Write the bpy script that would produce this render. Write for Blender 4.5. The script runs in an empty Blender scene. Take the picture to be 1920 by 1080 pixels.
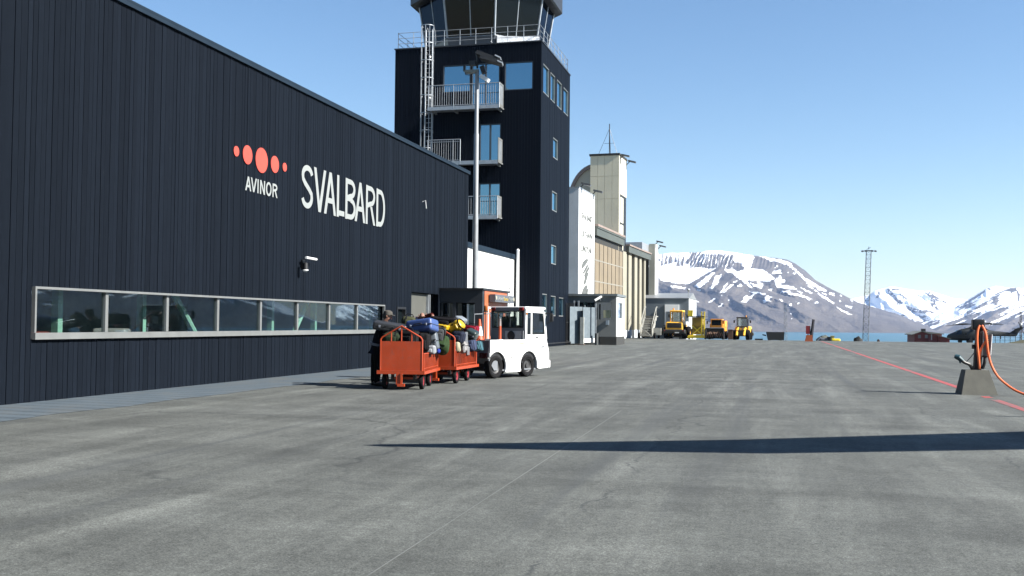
import bpy, math, random
import numpy as np
from mathutils import Matrix, Vector, noise as mnoise
random.seed(7)
R = math.radians
S = bpy.context.scene
COL = S.collection

# ------------------------------------------------------------------ camera
FPX = 1950.0
CAM = np.array([0.0, 0.0, 1.5])
_yaw = math.atan(495 / FPX); _pit = math.atan(66.5 / FPX); _rol = -0.009
_f = np.array([-math.sin(_yaw) * math.cos(_pit), math.cos(_yaw) * math.cos(_pit), math.sin(_pit)])
_r0 = np.array([math.cos(_yaw), math.sin(_yaw), 0.0]); _u0 = np.cross(_r0, _f)
_r = _r0 * math.cos(_rol) - _u0 * math.sin(_rol); _u = np.cross(_r, _f)
cd = bpy.data.cameras.new('camera'); cd.sensor_width = 36; cd.lens = 36 * FPX / 1920
cd.clip_start = 0.1; cd.clip_end = 60000
cam = bpy.data.objects.new('camera', cd); COL.objects.link(cam)
cam.matrix_world = Matrix(((_r[0], _u[0], -_f[0], CAM[0]), (_r[1], _u[1], -_f[1], CAM[1]),
                           (_r[2], _u[2], -_f[2], CAM[2]), (0, 0, 0, 1)))
S.camera = cam

def ray(x, y):
    return _f + _r * (x - 960) / FPX - _u * (y - 540) / FPX
def atY(x, y, Y):
    d = ray(x, y); return Vector(CAM + d * ((Y - CAM[1]) / d[1]))
def atX(x, y, X):
    d = ray(x, y); return Vector(CAM + d * ((X - CAM[0]) / d[0]))
def atZ(x, y, z=0.0):
    d = ray(x, y); return Vector(CAM + d * ((z - CAM[2]) / d[2]))

# ------------------------------------------------------------------ materials
MATS = {}
ALB = .38        # paint swatches below are written as they look in sun; this brings them to real albedo
def newmat(name):
    m = bpy.data.materials.new(name); m.use_nodes = True
    nt = m.node_tree; b = nt.nodes['Principled BSDF']
    return m, nt, b
def N(nt, t, **kw):
    n = nt.nodes.new(t)
    for k, v in kw.items(): setattr(n, k, v)
    return n
def math_n(nt, op, a, b=None, c=None, clamp=False):
    n = N(nt, 'ShaderNodeMath', operation=op, use_clamp=clamp)
    for i, x in enumerate((a, b, c)):
        if x is None: continue
        if isinstance(x, (int, float)): n.inputs[i].default_value = x
        else: nt.links.new(x, n.inputs[i])
    return n.outputs[0]
def noise_n(nt, vec, scale, detail=4, rough=.55, dist=0.0):
    n = N(nt, 'ShaderNodeTexNoise'); n.inputs['Scale'].default_value = scale
    n.inputs['Detail'].default_value = detail; n.inputs['Roughness'].default_value = rough
    n.inputs['Distortion'].default_value = dist
    if vec is not None: nt.links.new(vec, n.inputs['Vector'])
    return n.outputs['Fac']
def mapping(nt, vec, sc=(1, 1, 1), rot=(0, 0, 0), loc=(0, 0, 0)):
    n = N(nt, 'ShaderNodeMapping'); n.inputs['Scale'].default_value = sc
    n.inputs['Rotation'].default_value = rot; n.inputs['Location'].default_value = loc
    nt.links.new(vec, n.inputs['Vector']); return n.outputs[0]
def ramp(nt, fac, stops):
    n = N(nt, 'ShaderNodeValToRGB'); e = n.color_ramp.elements
    while len(e) < len(stops): e.new(0.5)
    for i, (p, c) in enumerate(stops):
        e[i].position = p; e[i].color = (c[0], c[1], c[2], 1) if isinstance(c, (tuple, list)) else (c, c, c, 1)
    nt.links.new(fac, n.inputs[0]); return n.outputs[0]
def mixc(nt, fac, a, b, mode='MIX'):
    n = N(nt, 'ShaderNodeMix', data_type='RGBA', blend_type=mode)
    for s, x in ((0, fac), (6, a), (7, b)):
        if isinstance(x, (int, float)): n.inputs[s].default_value = x
        elif isinstance(x, tuple): n.inputs[s].default_value = (x[0], x[1], x[2], 1)
        else: nt.links.new(x, n.inputs[s])
    return n.outputs[2]
def bump(nt, b, h, strength=.3, dist=.02):
    n = N(nt, 'ShaderNodeBump'); n.inputs['Strength'].default_value = strength
    n.inputs['Distance'].default_value = dist
    nt.links.new(h, n.inputs['Height']); nt.links.new(n.outputs[0], b.inputs['Normal'])
def geo_pos(nt): return N(nt, 'ShaderNodeNewGeometry').outputs['Position']
def obj_co(nt): return N(nt, 'ShaderNodeTexCoord').outputs['Object']

def M(name, col=(.5, .5, .5), rough=.55, metal=0.0, var=.18, scale=3.0, bmp=0.0, bscale=40.0, spec=.5, dirt=0.0, k=None):
    """plain surface: paint / metal / cloth with slight uneven colour and wear"""
    if name in MATS: return MATS[name]
    k_ = .72 if min(col) > .6 else ALB
    if k is not None: col = tuple(c_ * k for c_ in col)
    elif metal < .3: col = tuple(c_ * k_ for c_ in col)
    m, nt, b = newmat(name)
    b.inputs['Roughness'].default_value = rough; b.inputs['Metallic'].default_value = metal
    b.inputs['Specular IOR Level'].default_value = spec
    co = obj_co(nt)
    n1 = noise_n(nt, co, scale, 5, .6)
    lo = tuple(c * (1 - var) for c in col); hi = tuple(min(1, c * (1 + var)) for c in col)
    c = ramp(nt, n1, [(.3, lo), (.7, hi)])
    if dirt:
        n2 = noise_n(nt, co, scale * 4, 6, .7)
        kd = ramp(nt, n2, [(.52, 0), (.75, dirt)])
        c = mixc(nt, kd, c, (.06, .05, .045))
    nt.links.new(c, b.inputs['Base Color'])
    r2 = ramp(nt, n1, [(.3, max(0, rough - .08)), (.7, min(1, rough + .08))])
    nt.links.new(r2, b.inputs['Roughness'])
    if bmp: bump(nt, b, noise_n(nt, co, bscale, 4, .6), bmp, .01)
    MATS[name] = m; return m

def M_glass(name, tint=(.03, .04, .045), refl=.4, rcol=(.75, .85, .95), see=0.0):
    """window glass: coated, part mirror, part see-through"""
    if name in MATS: return MATS[name]
    m, nt, b = newmat(name)
    out = nt.nodes['Material Output']
    b.inputs['Base Color'].default_value = (*tint, 1); b.inputs['Roughness'].default_value = .3; b.inputs['Specular IOR Level'].default_value = 0
    g = N(nt, 'ShaderNodeBsdfGlossy'); g.inputs['Color'].default_value = (*rcol, 1); g.inputs['Roughness'].default_value = .015
    gm = N(nt, 'ShaderNodeNewGeometry'); dt = N(nt, 'ShaderNodeVectorMath', operation='DOT_PRODUCT')
    nt.links.new(gm.outputs['Incoming'], dt.inputs[0]); nt.links.new(gm.outputs['Normal'], dt.inputs[1])
    om = math_n(nt, 'SUBTRACT', 1.0, math_n(nt, 'ABSOLUTE', dt.outputs['Value']), clamp=True)
    sch = math_n(nt, 'MULTIPLY_ADD', math_n(nt, 'POWER', om, 5.0), .96, .04)
    fac = math_n(nt, 'MULTIPLY_ADD', sch, 1 - refl, refl, clamp=True)
    base = b.outputs[0]
    if see > 0:
        t = N(nt, 'ShaderNodeBsdfTransparent'); t.inputs['Color'].default_value = (.94, .97, .955, 1)
        mx = N(nt, 'ShaderNodeMixShader'); mx.inputs[0].default_value = see
        nt.links.new(base, mx.inputs[1]); nt.links.new(t.outputs[0], mx.inputs[2]); base = mx.outputs[0]
    mx2 = N(nt, 'ShaderNodeMixShader')
    nt.links.new(fac, mx2.inputs[0]); nt.links.new(base, mx2.inputs[1]); nt.links.new(g.outputs[0], mx2.inputs[2])
    nt.links.new(mx2.outputs[0], out.inputs['Surface'])
    MATS[name] = m; return m

def M_wood(name, base=(.0046, .0064, .0098)):
    """black-stained boards: per-board tone from the 'tone' attribute, knots and weathered flecks"""
    if name in MATS: return MATS[name]
    m, nt, b = newmat(name)
    co = geo_pos(nt)
    at = N(nt, 'ShaderNodeAttribute', attribute_name='tone').outputs['Fac']
    tone = math_n(nt, 'MULTIPLY_ADD', at, .30, .85)
    grain = noise_n(nt, mapping(nt, co, (18, 18, .9)), 3.0, 5, .65)
    g2 = ramp(nt, grain, [(.3, .8), (.7, 1.2)])
    fl = noise_n(nt, mapping(nt, co, (6, 6, 2.6)), 2.3, 6, .72, .4)
    fl2 = ramp(nt, fl, [(.61, 0), (.72, 1)])
    big = noise_n(nt, mapping(nt, co, (1, .25, .25)), .9, 3, .5)
    fleck = math_n(nt, 'MULTIPLY', fl2, ramp(nt, big, [(.42, .1), (.62, .9)]))
    c = mixc(nt, 1.0, tuple(base), g2, 'MULTIPLY')
    tv = N(nt, 'ShaderNodeCombineColor'); 
    for i in range(3): nt.links.new(tone, tv.inputs[i])
    c = mixc(nt, 1.0, c, tv.outputs[0], 'MULTIPLY')
    c = mixc(nt, fleck, c, (.0135, .0155, .018))
    nt.links.new(c, b.inputs['Base Color'])
    b.inputs['Roughness'].default_value = .62; b.inputs['Specular IOR Level'].default_value = .03
    bump(nt, b, grain, .25, .004)
    MATS[name] = m; return m

# ------------------------------------------------------------------ mesh builder
class MB:
    def __init__(s): s.v = []; s.f = []; s.tone = []
    def add(s, vs, fs, tone=0.0):
        o = len(s.v); s.v += [tuple(p) for p in vs]; s.f += [tuple(i + o for i in f) for f in fs]
        s.tone += [tone] * len(fs); return s
    def box(s, x0, x1, y0, y1, z0, z1, tone=0.0):
        vs = [(x, y, z) for z in (z0, z1) for y in (y0, y1) for x in (x0, x1)]
        return s.add(vs, [(0, 2, 3, 1), (4, 5, 7, 6), (0, 1, 5, 4), (2, 6, 7, 3), (0, 4, 6, 2), (1, 3, 7, 5)], tone)
    def obox(s, c, sz, rot=(0, 0, 0)):
        m = Matrix.Translation(c) @ _eul(rot)
        hx, hy, hz = sz[0] / 2, sz[1] / 2, sz[2] / 2
        vs = [m @ Vector((x, y, z)) for z in (-hz, hz) for y in (-hy, hy) for x in (-hx, hx)]
        return s.add(vs, [(0, 2, 3, 1), (4, 5, 7, 6), (0, 1, 5, 4), (2, 6, 7, 3), (0, 4, 6, 2), (1, 3, 7, 5)])
    def rbox(s, c, sz, r=.05, rot=(0, 0, 0), n=3, lump=0.0, seed=0.0, taper=0.0):
        """rounded (soft) box"""
        m = Matrix.Translation(c) @ _eul(rot); h = [sz[0] / 2, sz[1] / 2, sz[2] / 2]; r = min([r] + h)
        st = {}; vs = []; fs = []
        ts = [[], [], []]
        for a in range(3):
            inner = h[a] - r
            ts[a] = [-inner - r + r * i / n for i in range(n)] + [-inner + 2 * inner * i / n for i in range(n)] + [inner + r * i / n for i in range(n + 1)]
        def vid(p):
            k = tuple(round(q, 5) for q in p)
            if k in st: return st[k]
            q = Vector([max(-(h[a] - r), min(h[a] - r, p[a])) for a in range(3)]); d = Vector(p) - q
            if d.length > 1e-9: q = q + d.normalized() * r
            if taper: q.x *= 1 - taper * (q.z / h[2]); q.y *= 1 - taper * (q.z / h[2])
            if lump:
                w = mnoise.noise(Vector((q.x * 6 + seed, q.y * 6, q.z * 6 - seed))); q = q * (1 + lump * w)
            st[k] = len(vs); vs.append(m @ q); return st[k]
        for a in range(3):
            b, c2 = (a + 1) % 3, (a + 2) % 3
            for sg in (-1, 1):
                for i in range(len(ts[b]) - 1):
                    for j in range(len(ts[c2]) - 1):
                        q = []
                        for (ii, jj) in ((i, j), (i + 1, j), (i + 1, j + 1), (i, j + 1)):
                            p = [0, 0, 0]; p[a] = sg * h[a]; p[b] = ts[b][ii]; p[c2] = ts[c2][jj]; q.append(vid(p))
                        q = q if sg > 0 else q[::-1]
                        if len(set(q)) >= 3: fs.append(tuple(dict.fromkeys(q)))
        return s.add(vs, fs)
    def cyl(s, p0, p1, r0, r1=None, n=12, cap=True):
        return s.tube([p0, p1], [r0, r0 if r1 is None else r1], n, cap)
    def tube(s, pts, r, n=8, cap=True):
        pts = [Vector(p) for p in pts]; k = len(pts)
        rr = list(r) if isinstance(r, (list, tuple)) else [r] * k
        up = None; vs = []; fs = []
        for i, p in enumerate(pts):
            d = (pts[min(i + 1, k - 1)] - pts[max(i - 1, 0)]).normalized()
            if up is None:
                up = Vector((0, 0, 1)) if abs(d.z) < .9 else Vector((0, 1, 0))
            a = d.cross(up).normalized(); up = a.cross(d).normalized()
            for j in range(n):
                t = 2 * math.pi * j / n; vs.append(p + (a * math.cos(t) + up * math.sin(t)) * rr[i])
        for i in range(k - 1):
            for j in range(n):
                j2 = (j + 1) % n; fs.append((i * n + j, (i + 1) * n + j, (i + 1) * n + j2, i * n + j2))
        if cap: fs += [tuple(range(n)), tuple(reversed(range((k - 1) * n, k * n)))]
        return s.add(vs, fs)
    def lathe(s, prof, c=(0, 0, 0), rot=(0, 0, 0), n=20, cap=True):
        """profile [(radius, height)] turned about local z"""
        m = Matrix.Translation(c) @ _eul(rot); vs = []; fs = []; k = len(prof)
        for (r, z) in prof:
            for j in range(n):
                t = 2 * math.pi * j / n; vs.append(m @ Vector((r * math.cos(t), r * math.sin(t), z)))
        for i in range(k - 1):
            for j in range(n):
                j2 = (j + 1) % n; fs.append((i * n + j, i * n + j2, (i + 1) * n + j2, (i + 1) * n + j))
        if cap: fs += [tuple(reversed(range(n))), tuple(range((k - 1) * n, k * n))]
        return s.add(vs, fs)
    def prism(s, poly, vec):
        """closed 3-D polygon pushed along vec"""
        vec = Vector(vec); a = [Vector(p) for p in poly]; n = len(a)
        nr = sum(((a[i].cross(a[(i + 1) % n])) for i in range(n)), Vector())
        if nr.dot(vec) > 0: a = a[::-1]
        vs = a + [p + vec for p in a]
        fs = [tuple(range(n)), tuple(reversed(range(n, 2 * n)))] + [((i + 1) % n, i, i + n, (i + 1) % n + n) for i in range(n)]
        return s.add(vs, fs)
    def ball(s, c, r, n=12, rot=(0, 0, 0), lump=0., seed=0.):
        rx, ry, rz = r if isinstance(r, (tuple, list)) else (r, r, r)
        m = Matrix.Translation(c) @ _eul(rot); vs = []; fs = []; k = n // 2 + 1
        for i in range(k):
            ph = -math.pi / 2 + math.pi * i / (k - 1)
            for j in range(n):
                t = 2 * math.pi * j / n
                q = Vector((rx * math.cos(ph) * math.cos(t), ry * math.cos(ph) * math.sin(t), rz * math.sin(ph)))
                if lump: q *= 1 + lump * mnoise.noise(q * (2.2 / max(rx, .01)) + Vector((seed, 0, 0)))
                vs.append(m @ q)
        for i in range(k - 1):
            for j in range(n):
                j2 = (j + 1) % n; fs.append((i * n + j, i * n + j2, (i + 1) * n + j2, (i + 1) * n + j))
        return s.add(vs, fs)
    def lattice(s, p0, p1, w0, w1, bays, r, side=3, n=5):
        """lattice mast from p0 up to p1"""
        p0 = Vector(p0); p1 = Vector(p1); rows = []
        for i in range(bays + 1):
            t = i / bays; c = p0.lerp(p1, t); w = w0 + (w1 - w0) * t
            rows.append([c + Vector((w * math.cos(2 * math.pi * j / side + .6), w * math.sin(2 * math.pi * j / side + .6), 0)) for j in range(side)])
        for j in range(side):
            s.tube([rw[j] for rw in rows], r, n)
            j2 = (j + 1) % side
            for i in range(bays):
                a, b = (rows[i][j], rows[i + 1][j2]) if i % 2 else (rows[i][j2], rows[i + 1][j])
                s.tube([a, b], r * .6, 4); s.tube([rows[i + 1][j], rows[i + 1][j2]], r * .6, 4)
        return s
    def build(s, name, mat, parent=None, world=True, sharp=35, tone=False, loc=None):
        me = bpy.data.meshes.new(name)
        vs = s.v
        if parent is not None and world:
            root = parent
            while root.parent: root = root.parent
            inv = root_matrix(root).inverted(); vs = [inv @ Vector(p) for p in vs]
        elif loc is not None:
            L = Vector(loc); vs = [Vector(p) - L for p in vs]
        me.from_pydata([tuple(p) for p in vs], [], s.f)
        me.materials.append(mat)
        if tone:
            a = me.attributes.new('tone', 'FLOAT', 'FACE'); a.data.foreach_set('value', s.tone)
        me.shade_smooth(); me.set_sharp_from_angle(angle=R(sharp))
        o = bpy.data.objects.new(name, me); COL.objects.link(o)
        if parent is not None: o.parent = parent
        elif loc is not None: o.location = loc
        return o
def _eul(rot):
    from mathutils import Euler
    return Euler(rot).to_matrix().to_4x4()
def root_matrix(o):
    return Matrix.Translation(o.location) @ o.rotation_euler.to_matrix().to_4x4()
def tag(o, label=None, cat=None, group=None, kind=None):
    if label: o['label'] = label
    if cat: o['category'] = cat
    if group: o['group'] = group
    if kind: o['kind'] = kind
    return o
def thing(name, label, cat, loc=(0, 0, 0), rotz=0.0, group=None):
    o = bpy.data.objects.new(name, None); COL.objects.link(o)
    o.empty_display_size = .2; o.location = loc; o.rotation_euler = (0, 0, rotz)
    return tag(o, label, cat, group)
def copy_tree(o, parent=None):
    c = o.copy(); COL.objects.link(c)
    if parent is not None: c.parent = parent
    for ch in list(o.children): copy_tree(ch, c)
    return c
def text_mb(txt, w=None, h=None, depth=.02, bold=0.0, spacing=1.0):
    """text as mesh data in the xz plane: x to the right, z up, from (0,0); scaled to w x h"""
    cu = bpy.data.curves.new('lettering', 'FONT'); cu.body = txt; cu.size = 1; cu.extrude = .5; cu.offset = bold
    cu.space_character = spacing; cu.resolution_u = 4
    ob = bpy.data.objects.new('lettering', cu); COL.objects.link(ob)
    dg = bpy.context.evaluated_depsgraph_get(); me = bpy.data.meshes.new_from_object(ob.evaluated_get(dg))
    v = [tuple(p.co) for p in me.vertices]; f = [tuple(p.vertices) for p in me.polygons]
    bpy.data.objects.remove(ob); bpy.data.curves.remove(cu); bpy.data.meshes.remove(me)
    xs = [p[0] for p in v]; ys = [p[1] for p in v]
    sx = (w / (max(xs) - min(xs))) if w else 1; sy = (h / (max(ys) - min(ys))) if h else sx
    if not w: sx = sy
    return [((p[0] - min(xs)) * sx, -p[2] * depth, (p[1] - min(ys)) * sy) for p in v], f
def text_on(mb, txt, origin, xdir, w=None, h=None, depth=.02, bold=0.0, spacing=1.0, shear=0.0):
    """add text with its lower left at origin, reading along xdir, standing on +z"""
    v, f = text_mb(txt, w, h, depth, bold, spacing); o = Vector(origin); x = Vector(xdir).normalized()
    nrm = x.cross(Vector((0, 0, 1)))
    return mb.add([o + x * p[0] - nrm * p[1] + Vector((0, 0, p[2])) for p in v], f)

# ------------------------------------------------------------------ light
SUN_EL, SUN_AZ = R(35.0), R(96.0)      # azimuth clockwise from +y: the sun stands to the right
world = bpy.data.worlds.new('World'); S.world = world; world.use_nodes = True
wt = world.node_tree
sky = N(wt, 'ShaderNodeTexSky', sky_type='NISHITA'); sky.sun_disc = False
sky.sun_elevation = SUN_EL; sky.sun_rotation = SUN_AZ
sky.altitude = 0; sky.air_density = 1.0; sky.dust_density = .0; sky.ozone_density = 1.8
hs = N(wt, 'ShaderNodeHueSaturation'); hs.inputs['Saturation'].default_value = 1.14
wt.links.new(sky.outputs[0], hs.inputs['Color']); wt.links.new(hs.outputs[0], wt.nodes['Background'].inputs['Color'])
wt.nodes['Background'].inputs['Strength'].default_value = .047
sl = bpy.data.lights.new('sun', 'SUN'); sl.energy = 5.0; sl.angle = R(.53); sl.color = (1, .965, .90)
so = bpy.data.objects.new('sun', sl); COL.objects.link(so)
sd = Vector((math.sin(SUN_AZ) * math.cos(SUN_EL), math.cos(SUN_AZ) * math.cos(SUN_EL), math.sin(SUN_EL)))
so.rotation_euler = sd.to_track_quat('Z', 'Y').to_euler(); so.location = (40, 0, 60)
S.view_settings.view_transform = 'Standard'; S.view_settings.look = 'None'
S.view_settings.exposure = 1.8; S.view_settings.gamma = 1
S.cycles.volume_bounces = 0; S.cycles.max_bounces = 8; S.cycles.transparent_max_bounces = 12

# ------------------------------------------------------------------ ground
def ground_z(x, y):
    if y <= 112: return 0.0
    if y <= 175: return -.0155 * (y - 112)
    if y <= 420: return -.98 - .118 * (y - 175)
    return max(-36.0, -29.9 - .05 * (y - 420))
def asphalt():
    m, nt, b = newmat('asphalt'); co = geo_pos(nt)
    big = noise_n(nt, mapping(nt, co, (.10, .22, 1)), 1.0, 5, .6, .6)
    st = noise_n(nt, mapping(nt, co, (1.25, .13, 1), (0, 0, R(4))), 1.0, 7, .70, .45)
    st2 = noise_n(nt, mapping(nt, co, (.14, .9, 1), (0, 0, R(16))), 1.0, 6, .65, .5)
    blot = noise_n(nt, co, .9, 6, .7, .8)
    fine = noise_n(nt, co, 14, 5, .8); grit = noise_n(nt, co, 58, 3, .85)
    v = ramp(nt, st, [(.32, (.100, .101, .095)), (.50, (.145, .146, .137)), (.66, (.232, .231, .214))])
    v = mixc(nt, ramp(nt, big, [(.35, .0), (.65, .55)]), v, (.138, .138, .126))
    v = mixc(nt, 1.0, v, ramp(nt, st2, [(.32, .80), (.68, 1.18)]), 'MULTIPLY')
    v = mixc(nt, 1.0, v, ramp(nt, blot, [(.28, .72), (.5, 1.0), (.72, 1.22)]), 'MULTIPLY')
    v = mixc(nt, 1.0, v, ramp(nt, fine, [(.28, .58), (.72, 1.45)]), 'MULTIPLY')
    v = mixc(nt, 1.0, v, ramp(nt, grit, [(.28, .25), (.5, 1.0), (.72, 2.1)]), 'MULTIPLY')
    # paving-lane seams along the apron and hairline cracks
    sep = N(nt, 'ShaderNodeSeparateXYZ'); nt.links.new(co, sep.inputs[0])
    w1 = noise_n(nt, mapping(nt, co, (.0, .55, 0)), 1.0, 6, .7)
    xw = math_n(nt, 'MULTIPLY_ADD', w1, 1.1, sep.outputs[0])
    lane = math_n(nt, 'PINGPONG', math_n(nt, 'ADD', xw, .9), 2.0)
    seam = ramp(nt, lane, [(0.0, 1), (.008, .9), (.022, 0)])
    brk = ramp(nt, noise_n(nt, co, .45, 5, .65), [(.43, 0), (.56, 1)])
    v = mixc(nt, math_n(nt, 'MULTIPLY', math_n(nt, 'MULTIPLY', seam, brk), .75), v, (.06, .063, .065))
    vor = N(nt, 'ShaderNodeTexVoronoi', feature='DISTANCE_TO_EDGE'); vor.inputs['Scale'].default_value = .16
    wv = N(nt, 'ShaderNodeTexNoise'); wv.inputs['Scale'].default_value = .8; wv.inputs['Detail'].default_value = 6
    nt.links.new(co, wv.inputs['Vector'])
    vm = N(nt, 'ShaderNodeVectorMath', operation='MULTIPLY_ADD'); nt.links.new(wv.outputs['Color'], vm.inputs[0])
    vm.inputs[1].default_value = (1.8, 1.8, 0); nt.links.new(co, vm.inputs[2]); nt.links.new(vm.outputs[0], vor.inputs['Vector'])
    crack = ramp(nt, vor.outputs['Distance'], [(0, 1), (.0022, .7), (.006, 0)])
    cm = ramp(nt, noise_n(nt, co, .22, 3, .5), [(.47, 0), (.56, 1)])
    v = mixc(nt, math_n(nt, 'MULTIPLY', math_n(nt, 'MULTIPLY', crack, cm), .8), v, (.045, .047, .05))
    # tyre smears
    ty = ramp(nt, noise_n(nt, mapping(nt, co, (1.3, .035, 1), (0, 0, R(9))), 1.0, 3, .5), [(.57, 0), (.66, .5)])
    v = mixc(nt, ty, v, (.095, .098, .10))
    # oil and rubber spots
    sp = ramp(nt, noise_n(nt, co, 1.7, 3, .6), [(.71, 0), (.76, .5)])
    v = mixc(nt, sp, v, (.06, .06, .06))
    # beyond the paved edge the ground is tundra and gravel
    en = math_n(nt, 'MULTIPLY_ADD', noise_n(nt, co, .3, 4, .6), 3.0, sep.outputs[1])
    tun = math_n(nt, 'GREATER_THAN', en, 119.0)
    tc = ramp(nt, noise_n(nt, co, .25, 5, .6), [(.35, (.085, .085, .05)), (.65, (.15, .135, .09))])
    v = mixc(nt, tun, v, tc)
    v = mixc(nt, 1.0, v, (.42, .442, .44), 'MULTIPLY')
    nt.links.new(v, b.inputs['Base Color']); b.inputs['Roughness'].default_value = .88
    b.inputs['Specular IOR Level'].default_value = .3
    h = math_n(nt, 'ADD', math_n(nt, 'MULTIPLY', grit, .6), math_n(nt, 'MULTIPLY', fine, .4))
    bump(nt, b, h, .55, .012)
    return m
g = MB()
xs = [-2800, -600, -200, -80, -40, -20, -10, 0, 10, 20, 40, 80, 200, 600, 3000]
ys = [-600, -200, -60, -20, 0, 20, 40, 60, 80, 100, 108, 112, 118, 130, 150, 175, 200, 260, 330, 420, 560]
for y in ys:
    for x in xs: g.v.append((x, y, ground_z(x, y)))
nx = len(xs)
for j in range(len(ys) - 1):
    for i in range(nx - 1): g.f.append((j * nx + i, j * nx + i + 1, (j + 1) * nx + i + 1, (j + 1) * nx + i))
g.tone = [0] * len(g.f)
tag(g.build('ground', asphalt()), kind='structure')

# sea in the fjord
m, nt, b = newmat('fjord_water'); co = geo_pos(nt)
b.inputs['Base Color'].default_value = (.030, .135, .19, 1); b.inputs['Roughness'].default_value = .3; b.inputs['Specular IOR Level'].default_value = .22
bump(nt, b, noise_n(nt, mapping(nt, co, (.05, .16, 1)), 1.0, 5, .65), .6, 1.2)
wv_ = ramp(nt, noise_n(nt, mapping(nt, co, (.0012, .012, 1)), 1.0, 4, .6), [(.3, (.012, .062, .085)), (.7, (.025, .092, .112))])
nt.links.new(wv_, b.inputs['Base Color'])
sea = MB(); sea.add([(-2800, 300, -28), (7000, 300, -28), (7000, 9000, -28), (-2800, 9000, -28)], [(0, 1, 2, 3)])
tag(sea.build('water', m), kind='structure')

# red guide line, faded in places, and a thin scored line
def paint(name, col, wear):
    m, nt, b = newmat(name); co = geo_pos(nt)
    n1 = noise_n(nt, co, 9, 5, .75); n2 = noise_n(nt, mapping(nt, co, (1, .25, 1)), .8, 3, .6)
    k = math_n(nt, 'ADD', ramp(nt, n1, [(.45, 0), (.66, .7)]), ramp(nt, n2, [(wear, 0), (wear + .1, .9)]), clamp=True)
    nt.links.new(mixc(nt, k, col, (.072, .076, .073)), b.inputs['Base Color']); b.inputs['Roughness'].default_value = .75
    return m
ln = MB()
for (y0, y1) in ((20.0, 23.55), (24.1, 24.6), (26.0, 108.0)):
    k = max(1, int((y1 - y0) / 2))
    for i in range(k):
        a, c = y0 + (y1 - y0) * i / k, y0 + (y1 - y0) * (i + 1) / k
        ln.add([(4.33, a, .004), (4.51, a, .004), (4.51, c, .004), (4.33, c, .004)], [(0, 1, 2, 3)])
tag(ln.build('painted_line', paint('red_line_paint', (.27, .03, .028), .57)), kind='structure')
sc_ = MB(); a_, b_ = atZ(690, 1080), atZ(1165, 770)
dv = (b_ - a_).normalized(); pv = Vector((dv.y, -dv.x, 0)) * .006
a_ = a_ - dv * 1.5; a_.z = b_.z = .004
sc_.add([a_ - pv, a_ + pv, b_ + pv, b_ - pv], [(0, 1, 2, 3)])
tag(sc_.build('scored_line', paint('chalk_line', (.105, .108, .103), .45)), kind='structure')

# pale metal-plank walkway along the wall
m, nt, b = newmat('walkway_planks'); co = geo_pos(nt)
sep = N(nt, 'ShaderNodeSeparateXYZ'); nt.links.new(co, sep.inputs[0])
pp = math_n(nt, 'PINGPONG', sep.outputs[1], .24)
px_ = math_n(nt, 'PINGPONG', sep.outputs[0], .06)
dots = math_n(nt, 'MULTIPLY', math_n(nt, 'LESS_THAN', px_, .03), math_n(nt, 'LESS_THAN', pp, .045))
band = ramp(nt, pp, [(0, .70), (.3, 1), (1, 1.05)])
base = ramp(nt, noise_n(nt, co, 1.4, 5, .65), [(.3, (.080, .103, .122)), (.7, (.108, .132, .150))])
c = mixc(nt, 1.0, base, band, 'MULTIPLY'); c = mixc(nt, math_n(nt, 'MULTIPLY', dots, .55), c, (.03, .036, .043))
dst = ramp(nt, noise_n(nt, co, .7, 6, .7), [(.5, 0), (.68, .7)]); c = mixc(nt, dst, c, (.095, .096, .09))
nt.links.new(c, b.inputs['Base Color']); b.inputs['Roughness'].default_value = .5; b.inputs['Metallic'].default_value = .15
bump(nt, b, pp, .5, .02)
wk = MB()
random.seed(3)
pts = [(-10.98 + .05 * math.sin(y * 1.7) + random.uniform(-.05, .05), y) for y in np.arange(-8, 38.6, .6)]
for (xa, ya), (xb, yb) in zip(pts[:-1], pts[1:]):
    wk.add([(-12.88, ya, .02), (xa, ya, .005), (xb, yb, .005), (-12.88, yb, .02)], [(0, 1, 2, 3)])
tag(wk.build('walkway', m), kind='structure')

# ------------------------------------------------------------------ mountains across the fjord
def vnoise(x, y, seed=0):
    xi = np.floor(x).astype(np.int64); yi = np.floor(y).astype(np.int64); xf = x - xi; yf = y - yi
    def h(a, b):
        n = (a * 374761393 + b * 668265263 + seed * 974711) & 0x7fffffff
        n = (n ^ (n >> 13)) * 1274126177 & 0x7fffffff
        return ((n ^ (n >> 16)) & 0xffff) / 65535.0
    u = xf * xf * (3 - 2 * xf); v = yf * yf * (3 - 2 * yf)
    return (h(xi, yi) * (1 - u) + h(xi + 1, yi) * u) * (1 - v) + (h(xi, yi + 1) * (1 - u) + h(xi + 1, yi + 1) * u) * v
def fbm(x, y, seed=0, o=4):
    t = 0; a = 1; s = 0
    for k in range(o): t = t + a * vnoise(x * 2 ** k, y * 2 ** k, seed + k); s += a; a *= .5
    return t / s - .5
def inpoly(X, Y, poly):
    r = np.zeros(X.shape, bool); n = len(poly)
    for i in range(n):
        x1, y1 = poly[i]; x2, y2 = poly[(i + 1) % n]
        if y1 == y2: continue
        c = ((Y < y1) != (Y < y2)) & (X < (x2 - x1) * (Y - y1) / (y2 - y1) + x1); r ^= c
    return r
mm, nt, b = newmat('mountain_rock_and_snow'); co = geo_pos(nt)
sn = N(nt, 'ShaderNodeAttribute', attribute_name='snow').outputs['Fac']
rk = ramp(nt, noise_n(nt, mapping(nt, co, (.004, .004, .012)), 1.0, 7, .7), [(.3, (.046, .039, .033)), (.5, (.070, .060, .049)), (.72, (.100, .085, .067))])
nz = noise_n(nt, mapping(nt, co, (.02, .02, .03)), 1.0, 5, .7)
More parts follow.
